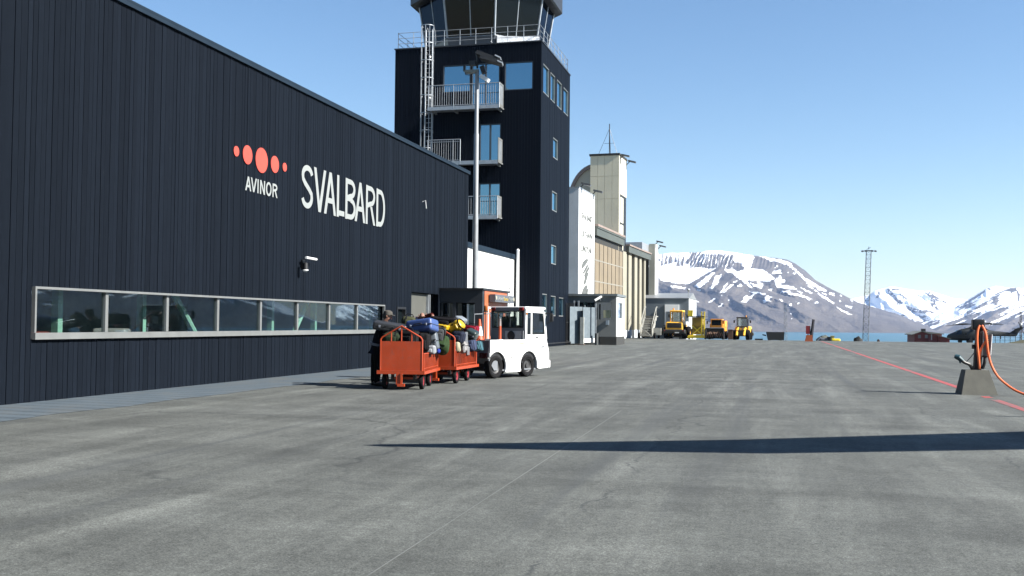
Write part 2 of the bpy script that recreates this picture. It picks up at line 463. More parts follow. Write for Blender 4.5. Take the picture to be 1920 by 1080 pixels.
k = ramp(nt, math_n(nt, 'MULTIPLY_ADD', nz, .35, math_n(nt, 'SUBTRACT', sn, .175)), [(.42, 0), (.56, 1)])
nt.links.new(mixc(nt, k, rk, (.86, .88, .91)), b.inputs['Base Color'])
b.inputs['Roughness'].default_value = .9; b.inputs['Specular IOR Level'].default_value = .15
bump(nt, b, nz, .8, 16)

def mountain(name, sil, base_d, top_d, relief, snow, u0, u1, du, nv, back=2500.):
    """relief mesh: ridge outline, a face that runs back from base_d to top_d metres, gullies, and a far slope behind"""
    us = np.arange(u0, u1 + du, du); vs = np.linspace(0, 1, nv)
    sx = [p[0] for p in sil]; sy = [p[1] for p in sil]
    top = np.interp(us, sx, sy) + 1.2 * fbm(us / 9, us * 0, 5)
    hor = 606.5 + .009 * (us - 960); bot = hor + 29.5 * FPX / base_d
    top = np.minimum(top, bot - 1.0)
    U, V = np.meshgrid(us, vs); Yp = bot + (top - bot) * V
    D = base_d + (top_d - base_d) * V ** 1.15
    D = D + relief(U, Yp, V) * np.clip(V * 6, 0, 1) * np.clip((1 - V) * 7, .08, 1)
    sv = snow(U, Yp, V)
    a = (U - 960) / FPX; e = -(Yp - 540) / FPX
    P = CAM + (_f + a[..., None] * _r + e[..., None] * _u) * D[..., None]
    P[0, :, 2] -= 6
    rows = [P[i] for i in range(nv)]; snw = [sv[i] for i in range(nv)]
    for k, (dd, zf) in enumerate(((back * .4, .75), (back, -.05))):
        q = P[-1].copy(); dirh = q[:, :2] / np.linalg.norm(q[:, :2], axis=1)[:, None]
        q[:, :2] += dirh * dd; q[:, 2] = q[:, 2] * zf - 30 * (k == 1); rows.append(q); snw.append(sv[-1] * 0 + .7)
    A = np.concatenate(rows); nu = len(us); nr = len(rows)
    idx = np.arange(nr * nu).reshape(nr, nu)
    F = np.stack([idx[:-1, :-1], idx[:-1, 1:], idx[1:, 1:], idx[1:, :-1]], -1).reshape(-1, 4)
    me = bpy.data.meshes.new(name); me.from_pydata(A.tolist(), [], F.tolist()); me.materials.append(mm)
    at = me.attributes.new('snow', 'FLOAT', 'POINT'); at.data.foreach_set('value', np.concatenate(snw).astype(np.float32))
    me.shade_smooth()
    o = bpy.data.objects.new(name, me); COL.objects.link(o); tag(o, kind='structure'); return o
def conv(polys, ox, oy, k): return [[(ox + x / k, oy + y / k) for x, y in p] for p in polys]
SA = conv([[(0, 300), (180, 330), (400, 320), (600, 330), (760, 330), (830, 345), (920, 345), (1005, 345), (700, 530), (540, 610), (400, 600), (130, 560), (60, 520), (0, 470)],
  [(780, 70), (830, 45), (1100, 30), (1300, 50), (1560, 90), (1300, 112), (1000, 100), (780, 95)],
  [(1310, 100), (1640, 110), (1650, 180), (1600, 330), (1590, 360), (1720, 350), (1830, 380), (1890, 440), (1890, 560), (1700, 540), (1470, 530), (1350, 450), (1380, 400), (1490, 370), (1480, 310), (1400, 240), (1320, 240)],
  [(1250, 350), (1300, 345), (1480, 500), (1640, 670), (1600, 670), (1440, 540), (1240, 390)], [(1160, 345), (1250, 385), (1240, 420), (1200, 410), (1155, 370)],
  [(970, 410), (1000, 415), (860, 580), (720, 670), (650, 640), (700, 600)], [(1010, 480), (1110, 440), (1060, 560), (960, 685), (905, 685), (960, 600)],
  [(1190, 600), (1215, 590), (1130, 740), (1110, 765), (1085, 750)], [(1250, 620), (1310, 610), (1160, 740), (1130, 760)], [(245, 630), (330, 640), (500, 670), (490, 690), (300, 665)],
  [(695, 695), (770, 705), (750, 730), (710, 720)], [(1570, 580), (1640, 600), (1720, 630), (1700, 560), (1800, 600), (1810, 640), (1780, 685), (1640, 640)],
  [(1560, 735), (1700, 740), (1830, 770), (1820, 785), (1700, 760), (1620, 840), (1490, 920), (1430, 910), (1530, 790), (1560, 840), (1660, 770)],
  [(1000, 840), (1005, 852), (900, 928), (890, 915)], [(1130, 930), (1135, 947), (1065, 990), (1055, 980)], [(1370, 630), (1420, 600), (1450, 650), (1370, 660)], [(1315, 565), (1370, 550), (1375, 568), (1320, 578)],
  [(1210, 870), (1250, 875), (1240, 890), (1215, 888)], [(1100, 790), (1125, 795), (1115, 812)], [(650, 885), (710, 905), (700, 920)]], 1230, 465, 9.0)
SB = conv([[(0, 100), (95, 110), (90, 180), (50, 300), (150, 300), (260, 330), (360, 400), (410, 440), (300, 490), (150, 470), (0, 470)],
  [(340, 140), (420, 160), (580, 190), (620, 210), (720, 320), (860, 440), (1000, 530), (1160, 610), (1150, 628), (1040, 605), (940, 530), (860, 480), (720, 350), (650, 280), (580, 240), (440, 190)],
  [(200, 122), (340, 140), (430, 190), (350, 190)], [(370, 370), (400, 330), (490, 315), (520, 365), (440, 375)], [(400, 480), (480, 400), (520, 460), (570, 470), (520, 510), (440, 510)],
  [(410, 530), (560, 540), (680, 560), (730, 600), (560, 590), (440, 570)], [(310, 600), (380, 580), (340, 625)], [(500, 620), (630, 622), (620, 640), (510, 637), (485, 670)],
  [(590, 650), (700, 658), (820, 683), (930, 740), (900, 748), (800, 703), (690, 677), (590, 667)], [(780, 558), (860, 605), (960, 650), (920, 655), (850, 620)], [(870, 505), (970, 580), (950, 588), (900, 555)],
  [(990, 600), (1050, 628), (1000, 625)], [(735, 612), (810, 648), (790, 657)], [(1010, 650), (1120, 695), (1290, 800), (1270, 808), (1130, 735)], [(1190, 640), (1260, 655), (1265, 690), (1200, 672)],
  [(1080, 643), (1170, 663), (1165, 680), (1090, 662)], [(1430, 830), (1530, 843), (1510, 872), (1430, 852)], [(1290, 850), (1400, 898), (1525, 965), (1500, 970), (1380, 910)], [(1480, 738), (1560, 765), (1540, 770)],
  [(1330, 755), (1370, 780), (1350, 788)], [(260, 720), (300, 690), (370, 710), (320, 740), (370, 780), (310, 760), (250, 795)], [(980, 795), (1020, 770), (1025, 795), (985, 807)], [(460, 735), (530, 765), (510, 777)],
  [(620, 808), (660, 810), (640, 838)], [(590, 340), (615, 350), (600, 362)], [(680, 358), (715, 375), (700, 388)], [(435, 250), (455, 262), (440, 272)], [(395, 275), (420, 283), (405, 293)], [(620, 940), (660, 945), (650, 962)], [(640, 1015), (665, 1020), (650, 1030)],
  [(740, 790), (780, 788), (740, 815)], [(1350, 680), (1390, 690), (1370, 702)]], 1400, 465, 7.7125)
def snow_c(U, Y, V):
    j1 = 5.0 * fbm(U / 5, Y / 3, 11) + 1.5 * fbm(U / 1.7, Y / 1.2, 12, 2); j2 = 3.4 * fbm(U / 5, Y / 3, 23) + 1.0 * fbm(U / 1.7, Y / 1.2, 24, 2)
    X2, Y2 = U + j1 * 1.3, Y + j2
    s = np.zeros(U.shape)
    for p in SA + SB: s[inpoly(X2, Y2, p)] = 1
    # striped cliff band: snow gullies between dark buttresses
    x = (U - 1230) * 9; y = (Y - 465) * 9
    lim = 330 + 12 * np.sin(x / 90)
    band = (y < lim) & (x < 1310) & (s < .5)
    slant = np.where(x < 560, 0.06, .42); per = np.where(x < 560, 74.0, 52.0)
    ph = (x + slant * (y - 85) + 150 * fbm(x / 160, y / 500, 7) + 26 * fbm(x / 30, y / 40, 17)) / per
    ci = np.floor(ph); t = np.abs(ph - ci - .5) * 2
    def rn(k): return (np.sin(ci * 12.9898 + k * 78.233) * 43758.5453) % 1.0
    end = 205 + 130 * rn(1); beg = 84 + 60 * rn(2); g_ = np.clip((y - beg) / (end - beg), 0, 1)
    dkl = (t < .20 + (.32 + .55 * rn(3)) * g_ ** 1.2) & (y > beg) & (y < end + 20 * fbm(x / 14, y / 14, 19))
    dkr = t < .55 + .35 * rn(4) + .5 * fbm(x / 40, y / 60, 21) + .18 * g_
    dark = np.where(x < 560, dkl, dkr)
    s = np.where(band & ~dark, np.where(x < 560, 1, .8), s)
    spk = (fbm(U / 2.6 - Y / 2.2, Y / 1.3 - U / 4, 31) > .32) & (Y > 500) & (Y < 572) & (V > .12); s = np.where(spk, .6, s)
    return s
def tri(q): 
    t = q - np.floor(q); return np.abs(2 * t - 1)
def relief_c(U, Y, V):
    q = (Y - .51 * U) / 40 + .9 * fbm(U / 70, Y / 45, 3)
    q2 = (Y + .75 * U) / 34 + .6 * fbm(U / 40, Y / 30, 4)
    low = np.clip((Y - 520) / 40, 0, 1)
    r = 150 * (tri(q) - .5) * (.35 + .65 * low) + 70 * (tri(q2) - .5) * (1 - low)
    gul = 45 * tri((U + .15 * Y) / 7.2 + .8 * fbm(U / 12, Y / 30, 8)) * np.clip((505 - Y) / 14, 0, 1)
    return r + gul + 120 * fbm(U / 28, Y / 20, 6, 5)
sil_c = [(700, 604), (880, 590), (1000, 560), (1100, 520), (1160, 496), (1200, 484), (1233, 477), (1241, 476.7), (1258, 474.4), (1274, 474.4), (1316.7, 472.8), (1322, 470.3), (1352, 470), (1374, 473), (1396.7, 476.7), (1417, 479.3), (1439, 481.9), (1475, 486.4), (1491, 494.2), (1509, 506.5), (1530, 525.9), (1555.6, 540.2), (1581.5, 553.2), (1607.5, 566.3), (1631, 573.9), (1661, 582.6), (1682, 588.7), (1712, 600.9), (1733, 609), (1755, 616), (1800, 621), (1860, 623.5), (1960, 626)]
mountain('mountain', sil_c, 5000, 7000, relief_c, snow_c, 700, 1960, .9, 200, 1200.)
SD = conv([[(540, 260), (570, 175), (600, 260), (660, 330), (600, 290), (560, 300), (560, 335), (500, 330)], [(730, 180), (780, 190), (860, 260), (900, 330), (1020, 420), (940, 480), (890, 460), (860, 380), (780, 290), (745, 270)],
  [(880, 190), (940, 220), (1060, 310), (1150, 410), (1040, 340), (930, 240)], [(1400, 230), (1500, 220), (1600, 280), (1800, 390), (1860, 440), (1700, 400), (1600, 400), (1640, 500), (1700, 560), (1580, 540), (1520, 480), (1520, 330)],
  [(1030, 450), (1150, 500), (1300, 540), (1500, 560), (1640, 600), (1500, 620), (1200, 600), (1100, 560)], [(680, 165), (860, 160), (1050, 180), (900, 195), (720, 185)]], 1590, 525, 9.816)
def snow_m(U, Y, V):
    j1 = 2.0 * fbm(U / 4, Y / 2, 41); j2 = 1.6 * fbm(U / 4, Y / 2, 43)
    s = np.ones(U.shape)
    d = np.zeros(U.shape, bool)
    for p in SD: d |= inpoly(U + j1, Y + j2, p)
    s[d & (fbm(U / 3 + Y / 4, Y / 1.2, 47) > -.16)] = .15
    b = (Y > 584) & (fbm(U / 12, Y / 1.6, 45) + (Y - 596) / 60 > 0); s[b] = .1
    return s
sil_m = [(1500, 590), (1560, 572), (1598, 560), (1618, 555.6), (1630, 552.5), (1641, 544.9), (1647, 543.3), (1659, 540.3), (1667, 537.2), (1682, 538.7), (1697, 541.8), (1733, 545.9), (1743, 545.4), (1763, 551.5), (1784, 558.6), (1798, 561), (1812, 561.5), (1850, 572), (1900, 590), (1960, 604)]
def relief_m(U, Y, V):
    q = (Y - .8 * U) / 46 + .8 * fbm(U / 50, Y / 40, 13)
    return 300 * (tri(q) - .5) + 300 * fbm(U / 30, Y / 24, 16, 5)
mountain('mountain', sil_m, 7300, 9300, relief_m, snow_m, 1500, 1960, 1.0, 90, 900.)
SR = conv([[(1270, 380), (1310, 350), (1360, 370), (1340, 480), (1290, 500)], [(1480, 190), (1600, 150), (1700, 160), (1780, 280), (1740, 440), (1720, 300), (1700, 220), (1620, 240), (1580, 430), (1560, 400), (1600, 230), (1500, 215), (1300, 290), (1290, 275)],
  [(740, 600), (860, 600), (800, 660), (750, 670)], [(880, 545), (1100, 460), (1250, 385), (1100, 495), (1000, 535)], [(1140, 165), (1180, 150), (1220, 190), (1280, 235), (1200, 205)], [(700, 440), (1080, 200), (1110, 180), (1090, 240), (900, 370), (760, 440)]], 1740, 525, 10.283)
def snow_r(U, Y, V):
    j1 = 1.4 * fbm(U / 3.5, Y / 2, 51); j2 = 1.2 * fbm(U / 3.5, Y / 2, 53)
    q = Y + .44 * U; al = U * .9 - .4 * Y
    st = fbm(al / 26, q / 2.6, 55, 4) + .35 * fbm(al / 60, q / 9, 57)
    thr = np.interp(V, [0, .14, .26, .45, .7, 1], [.6, .40, .13, .02, -.10, -.18])
    s = np.where(st > thr, 1.0, 0.0)
    d = np.zeros(U.shape, bool)
    for p in SR: d |= inpoly(U + j1, Y + j2, p)
    s[d] = .05
    return s
sil_r = [(1640, 621), (1700, 612), (1740, 600), (1761, 588.2), (1789, 576.5), (1808, 565.8), (1827, 554.2), (1849, 541), (1855, 539.6), (1866, 536.2), (1878, 537.2), (1886, 540), (1896, 539.6), (1920, 540.6), (1960, 536), (2010, 548), (2080, 541), (2150, 556), (2260, 570), (2380, 560), (2480, 585)]
def relief_r(U, Y, V):
    q = (Y + .50 * U) / 26 + .8 * fbm(U / 50, Y / 40, 63)
    return 260 * (tri(q) - .5) + 260 * fbm(U / 30, Y / 22, 66, 5)
mountain('mountain', sil_r, 6000, 8000, relief_r, snow_r, 1640, 2480, 1.2, 110, 1000.)
# hills on the right, outside the picture, that the long window mirrors
me = MB(); az = np.radians(np.arange(24, 64, .4)); rr = np.linspace(0, 1, 36)
AZ, RR = np.meshgrid(az, rr)
hh = .72 * (420 + 330 * fbm(AZ * 9, AZ * 0, 71) + 160 * fbm(AZ * 40, AZ * 0, 73)) * np.clip((AZ - az[0]) * 8, .05, 1)
D_ = 4600 + 2200 * RR + 260 * fbm(AZ * 60, RR * 4, 75); Z_ = -34 + (hh + 34) * RR ** 1.2 + 60 * RR * fbm(AZ * 70, RR * 9, 77)
for i in range(36):
    for j in range(len(az)): me.v.append((float(D_[i, j] * math.sin(az[j])), float(D_[i, j] * math.cos(az[j])), float(Z_[i, j])))
nz_ = len(az)
for i in range(35):
    for j in range(nz_ - 1): me.f.append((i * nz_ + j, i * nz_ + j + 1, (i + 1) * nz_ + j + 1, (i + 1) * nz_ + j))
me.tone = [0] * len(me.f)
hl = me.build('hills', mm, sharp=180); at = hl.data.attributes.new('snow', 'FLOAT', 'POINT')
sv_ = ((fbm(AZ * 80, RR * 14, 79) * 1.3 + RR - .86) > 0).astype(np.float32); at.data.foreach_set('value', sv_.reshape(-1))
tag(hl, kind='structure')

# the air between here and the far shore
m = bpy.data.materials.new('pale_air'); m.use_nodes = True; nt = m.node_tree; nt.nodes.clear()
out = N(nt, 'ShaderNodeOutputMaterial'); pvn = N(nt, 'ShaderNodeVolumePrincipled')
pvn.inputs['Color'].default_value = (.45, .62, 1.0, 1); pvn.inputs['Density'].default_value = 4.2e-5; pvn.inputs['Anisotropy'].default_value = .25
nt.links.new(pvn.outputs[0], out.inputs['Volume'])
hz = MB(); hz.box(-3000, 7600, -700, 10900, -41, 660)
tag(hz.build('haze', m), kind='stuff')

# ------------------------------------------------------------------ shared materials
WOOD = M_wood('black_stained_boards'); WOOD2 = M_wood('black_stained_boards_tower', (.0044, .0064, .0105))
GALV = M('galvanised_steel', (.34, .36, .38), .45, .6, .15, 6)
ALU = M('window_aluminium', (.36, .37, .36), .42, .25, .06, 4)
DKMET = M('dark_blue_metal', (.016, .036, .062), .7, .0, .12, 2, spec=.15)
CHAR = M('charcoal_panel', (.034, .040, .052), .5, 0, .15, 2)
BLACK = M('black_paint', (.012, .012, .014), .5, 0, .2, 5)
RUB = M('rubber', (.017, .017, .018), .9, 0, .25, 14, .3, 60, spec=.15)
ORANGE = M('orange_red_paint', (.70, .078, .009), .45, 0, .12, 3, dirt=.45)
ORPANEL = M('orange_panel', (.78, .20, .075), .5, 0, .06, 2)
WHITE = M('white_paint', (.80, .80, .785), .45, 0, .05, 2, dirt=.12)
WHITEW = M('white_panel', (.70, .71, .70), .55, 0, .07, 1.2, dirt=.1)
CONC = M('concrete', (.25, .245, .205), .9, 0, .22, 4, .25, 30, dirt=.3)
GLASST = M_glass('tower_window_glass', (.003, .007, .012), .42, (.48, .80, .98))
GLASSR = M_glass('hall_window_glass', (.006, .012, .016), .02, (.5, .62, .70), see=.92)
GLASSC = M_glass('cab_glass', (.008, .011, .012), .04, (.8, .88, .95), see=.86)
GLASSD = M_glass('dark_glass', (.004, .006, .007), .03, (.7, .8, .9))
TXTW = M('white_lettering', (.47, .50, .49), .6, 0, .03)
TXTG = M('grey_lettering', (.20, .21, .20), .6, 0, .1)
LOGO = M('salmon_red', (.92, .115, .07), .55, 0, .03)

def boards_x(mb, X, ya, yb, za, zb, w, holes=(), d=.03, face=1, gap=.011, seed=1):
    """upright boards on a wall in the plane x=X, facing +x, with rectangular holes (y0,y1,z0,z1)"""
    rnd = random.Random(seed); y = ya
    while y < yb - 1e-6:
        ww = w * rnd.choice((.86, 1.0, 1.0, 1.12)); y2 = min(yb, y + ww)
        if yb - y2 < w * .4: y2 = yb
        iv = [(za, zb)]; c = (y + y2) / 2
        for (h0, h1, k0, k1) in holes:
            if h0 - .01 < c < h1 + .01:
                nv = []
                for (a, b) in iv:
                    if k0 > a: nv.append((a, min(b, k0)))
                    if k1 < b: nv.append((max(a, k1), b))
                iv = [q for q in nv if q[1] - q[0] > .005]
        t = rnd.random(); dd = d + rnd.uniform(-.004, .006)
        for (a, b) in iv: mb.box(min(X, X + face * dd), max(X, X + face * dd), y + gap / 2, y2 - gap / 2, a, b, t)
        y = y2
def boards_y(mb, Y, xa, xb, za, zb, w, holes=(), d=.03, gap=.011, seed=1):
    """upright boards on a wall in the plane y=Y facing -y"""
    t = MB(); boards_x(t, 0, xa, xb, za, zb, w, holes, d, 1, gap, seed)
    mb.add([(v[1], Y - v[0], v[2]) for v in t.v], [f[::-1] for f in t.f]); mb.tone[-len(t.f):] = t.tone
def wall_holes(mb, plane, u0, u1, z0, z1, holes, back, front):
    """backing sheet of a wall split round its holes; plane 'x' or 'y'"""
    us = sorted({u0, u1, *[h[0] for h in holes], *[h[1] for h in holes]}); zs = sorted({z0, z1, *[h[2] for h in holes], *[h[3] for h in holes]})
    for i in range(len(us) - 1):
        for j in range(len(zs) - 1):
            cu, cz = (us[i] + us[i + 1]) / 2, (zs[j] + zs[j + 1]) / 2
            if any(h[0] < cu < h[1] and h[2] < cz < h[3] for h in holes): continue
            if plane == 'x': mb.box(back, front, us[i], us[i + 1], zs[j], zs[j + 1], .1)
            else: mb.box(us[i], us[i + 1], front, back, zs[j], zs[j + 1], .1)

# ------------------------------------------------------------------ terminal hall with the long window
XW = -12.9; YA, YB = -14.0, 43.0
hall = thing('terminal_building', 'long black timber-clad hall with a ribbon of windows low in its wall', 'building', (XW, 20, 0))
HW = [(15.94, 33.14, 1.14, 2.09), (35.95, 39.12, 0, 2.62), (34.38, 35.28, .9, 2.05)]
w = MB(); boards_x(w, XW - .03, YA, YB, .0, 7.98, .152, HW, .03, seed=4)
wall_holes(w, 'x', YA, YB, 0, 7.98, HW, XW - .22, XW - .035)
w.box(-34, XW - .22, YB - .2, YB, 0, 7.98, .3); w.box(-34, XW - .22, YA, YA + .2, 0, 7.98, .3); w.box(-34.2, -34, YA, YB, 0, 7.98, .3)
w.build('wall', WOOD, hall, tone=True)
w = MB(); w.box(XW - .35, XW + .07, YA - .1, YB + .06, 8.02, 8.07); w.box(-34.3, XW - .35, YB - .3, YB + .06, 8.02, 8.07); w.box(XW + .012, XW + .065, YA - .1, YB + .06, 7.93, 8.02)
w.build('roof_edge', DKMET, hall)
w = MB(); w.box(-34, XW - .3, YA + .2, YB - .2, 7.7, 7.95); w.build('roof', CHAR, hall)
fr = MB()
fr.box(XW - .02, XW + .055, 15.94, 33.14, 2.045, 2.09); fr.box(XW - .02, XW + .055, 15.94, 15.985, 1.26, 2.045); fr.box(XW - .02, XW + .055, 33.095, 33.14, 1.26, 2.045)
mull = [15.965 + 2.135 * i for i in range(9)]
for y in mull[1:-1]: fr.box(XW - .10, XW - .015, y - .045, y + .045, 1.26, 2.045)
window = fr.build('window', ALU, hall)
s_ = MB(); s_.box(XW - .1, XW + .075, 15.94, 33.14, 1.15, 1.255); s_.box(XW + .02, XW + .09, 15.92, 33.16, 1.135, 1.15); s_.build('sill', ALU, window)
for i in range(8):
    p = MB(); a, b_ = mull[i] + (.045 if i else .02), mull[i + 1] - (.045 if i < 7 else .02)
    p.box(XW - .075, XW - .063, a, b_, 1.257, 2.043); p.build('pane', GLASSR, window)
rm = MB()
rm.box(-21, XW - .23, 13, 34.2, .02, .06); rm.box(-21.2, -21, 13, 34.2, .0, 3.4); rm.box(-21, XW - .23, 12.8, 13, 0, 3.4); rm.box(-21, XW - .23, 34.2, 34.35, 0, 3.4); rm.box(-21.2, XW - .23, 12.8, 34.35, 3.4, 3.5)
rm.build('room', M('room_surface', (.20, .225, .215), .8, 0, .4, 1, k=1), hall)
br = MB()
for (y0, z0, y1, z1) in ((20.6, 2.9, 23.4, .1), (26.6, .1, 29.2, 2.9), (33, 2.9, 34, .1)):
    br = MB(); br.cyl((-13.5, y0, z0), (-13.5, y1, z1), .08, n=8); br.build('brace', M('green_steel', (.14, .27, .215), .5, k=1), hall)
for y in (17.6, 20.4, 26.5, 29.3): br = MB(); br.box(-13.75, -13.6, y - .07, y + .07, .06, 3.3); br.build('column', M('green_steel'), hall)
rnd = random.Random(5)
for i, (y, z, c) in enumerate(((17.0, .9, (.02, .02, .025)), (17.7, 1.0, (.30, .05, .03)), (18.9, .95, (.03, .03, .03)), (19.4, 1.05, (.32, .33, .33)), (24.9, .9, (.3, .26, .06)), (26.0, .8, (.05, .06, .09)))):
    q = MB(); q.rbox((-13.7 - rnd.random() * .5, y, z * .66), (.7, .75, z * 1.2), .08, (0, 0, rnd.random())); 
    q.build('stored_case', M('stored_case_%s' % 'abcdef'[i], c, .5), hall)
dr = MB(); dr.box(XW - .22, XW - .16, 35.97, 38.15, .02, 2.60); dp = dr.build('door', M('pale_olive_panel', (.15, .152, .132), .6, 0, .12, 1, dirt=.25), hall)
t_ = MB(); t_.box(XW - .15, XW - .05, 38.0, 38.06, .02, 2.58); t_.box(XW - .15, XW - .05, 38.18, 38.22, .02, 2.58); t_.build('guide_rail', GALV, dp)
t_ = MB(); t_.box(-16.5, XW - .23, 35.8, 39.3, .02, .05); t_.box(-16.6, -16.5, 35.8, 39.3, 0, 2.8); t_.box(-16.6, XW - .23, 39.2, 39.3, 0, 2.8); t_.box(-16.6, XW - .23, 35.7, 35.8, 0, 2.8); t_.box(-16.6, XW - .23, 35.7, 39.3, 2.8, 2.9)
t_.build('door_recess', BLACK, hall)
f_ = MB()
for q in ((34.38, 34.45, .9, 2.05), (35.21, 35.28, .9, 2.05), (34.45, 35.21, .9, .97), (34.45, 35.21, 1.97, 2.05)): f_.box(XW - .12, XW + .03, *q)
wf = f_.build('window', BLACK, hall); p = MB(); p.box(XW - .11, XW - .1, 34.45, 35.21, .97, 1.97); p.build('pane', GLASSD, wf)

# lettering on the wall
sg = thing('wall_sign', 'large white capital letters reading SVALBARD on the black timber wall', 'sign', (XW, 27, 4.69))
def arcp(cx_, cz_, rx, rz, a0, a1, n=12): return [(cx_ + rx * math.cos(R(a0 + (a1 - a0) * i / n)), cz_ + rz * math.sin(R(a0 + (a1 - a0) * i / n))) for i in range(n + 1)]
def glyph(ch, t):
    """strokes in a unit box, drawn with stroke half-width t already inset"""
    l, r, b, u = t, 1 - t, t * .72, 1 - t * .72
    if ch == 'S': return [arcp(.5, .745, r - .5, u - .745, 12, 180, 12) + [(l + .03, .66), (.30, .575), (.66, .45), (r - .03, .36)] + arcp(.5, .265, r - .5, .265 - b, 0, -168, 14)]
    if ch == 'V': return [[(l, 1), (.5, 0)], [(.5, 0), (r, 1)]]
    if ch == 'A': return [[(l, 0), (.5, 1)], [(.5, 1), (r, 0)], [(.25, .33), (.75, .33)]]
    if ch == 'L': return [[(l, 1), (l, 0)], [(l, b), (1, b)]]
    if ch == 'I': return [[(.5, 0), (.5, 1)]]
    if ch == 'N': return [[(l, 0), (l, 1)], [(l, 1), (r, 0)], [(r, 0), (r, 1)]]
    if ch == 'O': return [arcp(.5, .5, r - .5, u - .5, 0, 360, 28)]
    if ch == 'D': return [[(l, 0), (l, 1)], [(l, u), (.45, u)] + arcp(.45, .5, r - .45, u - .5, 90, -90, 16) + [(l, b)]]
    if ch == 'B': return [[(l, 0), (l, 1)], [(l, u), (.5, u)] + arcp(.5, .755, r - .55, u - .755, 90, -90, 10) + [(l, .51)], [(l, .51), (.5, .51)] + arcp(.52, .275, r - .52, .275 - b + .0, 90, -90, 10) + [(l, b)]]
    if ch == 'R': return [[(l, 0), (l, 1)], [(l, u), (.5, u)] + arcp(.5, .735, r - .53, u - .735, 90, -90, 10) + [(l, .47)], [(.55, .47), (r, 0)]]
def ribbon(mb, pts, hw, y0, wd, z0, ht, X):
    P_ = [Vector((y0 + p[0] * wd, z0 + p[1] * ht, 0)) for p in pts]; L_ = []
    if len(P_) == 2 and abs(P_[0].x - P_[1].x) > 1e-4 and abs(P_[0].y - P_[1].y) > 1e-4:
        o_ = Vector((hw * (P_[1] - P_[0]).length / abs(P_[1].y - P_[0].y), 0, 0))
        mb.prism([(X, q.x, q.y) for q in (P_[0] - o_, P_[0] + o_, P_[1] + o_, P_[1] - o_)], (.006, 0, 0)); return
    for i, p in enumerate(P_):
        d = (P_[min(i + 1, len(P_) - 1)] - P_[max(i - 1, 0)])
        if d.length < 1e-6: d = Vector((0, 1, 0))
        d.normalize(); L_.append((p + Vector((-d.y, d.x, 0)) * hw, p - Vector((-d.y, d.x, 0)) * hw))
    for (a, b_), (c, e) in zip(L_[:-1], L_[1:]): mb.prism([(X, a.x, a.y), (X, b_.x, b_.y), (X, e.x, e.y), (X, c.x, c.y)], (.006, 0, 0))
def word(mb, spans, z0, z1, hw, X):
    k = 0
    for ch, a, b_ in spans:
        wd = b_ - a
        for st_ in glyph(ch, hw / wd): ribbon(mb, st_, hw, a, wd, z0, z1 - z0, X + .0007 * k); k += 1
ypx = lambda px, py: atX(px, py, XW).y
m_ = MB(); word(m_, [(c, ypx(a, p), ypx(b_, p)) for c, a, b_, p in (('S', 564.3, 586.0, 351), ('V', 587.2, 610.0, 358), ('A', 607.0, 629.2, 365), ('L', 630.5, 644.8, 372), ('B', 646.4, 665.8, 376), ('A', 664.2, 683.6, 382), ('R', 684.6, 702.3, 387), ('D', 704.2, 720.3, 391))], 4.69, 5.955, .078, XW + .012)
m_.build('letters', TXTW, sg)
sg = thing('wall_sign', 'smaller white lettering under a row of five salmon red discs on the black wall', 'sign', (XW, 23, 4.77))
m_ = MB(); word(m_, [(c, ypx(a, p), ypx(b_, p)) for c, a, b_, p in (('A', 459.0, 470.0, 346), ('V', 469.0, 480.0, 349), ('I', 480.6, 484.2, 351), ('N', 486.2, 495.4, 353), ('O', 497.2, 507.6, 356), ('R', 509.4, 518.6, 360))], 4.78, 5.14, .030, XW + .012)
m_.build('letters', TXTW, sg)
for (y, z, r) in ((23.03, 5.68, .128), (23.59, 5.68, .238), (24.33, 5.655, .325), (25.06, 5.66, .225), (25.63, 5.67, .118)):
    m_ = MB(); m_.lathe([(r, -.006), (r, .006)], (XW + .018, y, z), (0, R(90), 0), 32); m_.build('disc', LOGO, sg)
# wall camera with a lamp arm
cm = thing('security_camera', 'small camera on a white arm fixed to the black wall below the lettering', 'camera', (XW, 26.95, 3.1))
cq = lambda px, py: atX(px, py, XW + .22)
m_ = MB(); q = atX(567.5, 494, XW + .02); m_.box(XW, XW + .06, q.y - .08, q.y + .06, q.z - .14, q.z + .1); m_.tube([q, cq(574, 493)], .02, 6); m_.build('bracket', BLACK, cm)
m_ = MB(); m_.tube([cq(574, 483), cq(593, 486.5)], .036, 8); m_.build('housing', WHITE, cm)
m_ = MB(); q = cq(572.5, 505); m_.lathe([(.02, .19), (.075, .17), (.08, 0), (.06, -.02)], q, n=14); m_.build('dome', BLACK, cm)
m_ = MB(); m_.lathe([(.085, .02), (.09, .0), (.05, -.035), (.02, -.045)], q - Vector((0, 0, .03)), n=14); m_.build('lower_dome', WHITE, cm)
cm = thing('wall_hook', 'tiny bright bracket high on the black wall near its far end', 'bracket', (XW, 36.8, 6.0))
p_ = atY(791, 356, 36.4); m_ = MB(); m_.tube([(XW, 37.0, 6.05), (XW + .12, 37.0, 6.1), (XW + .14, 37.05, 5.8)], .015, 6); m_.build('arm', WHITE, cm)

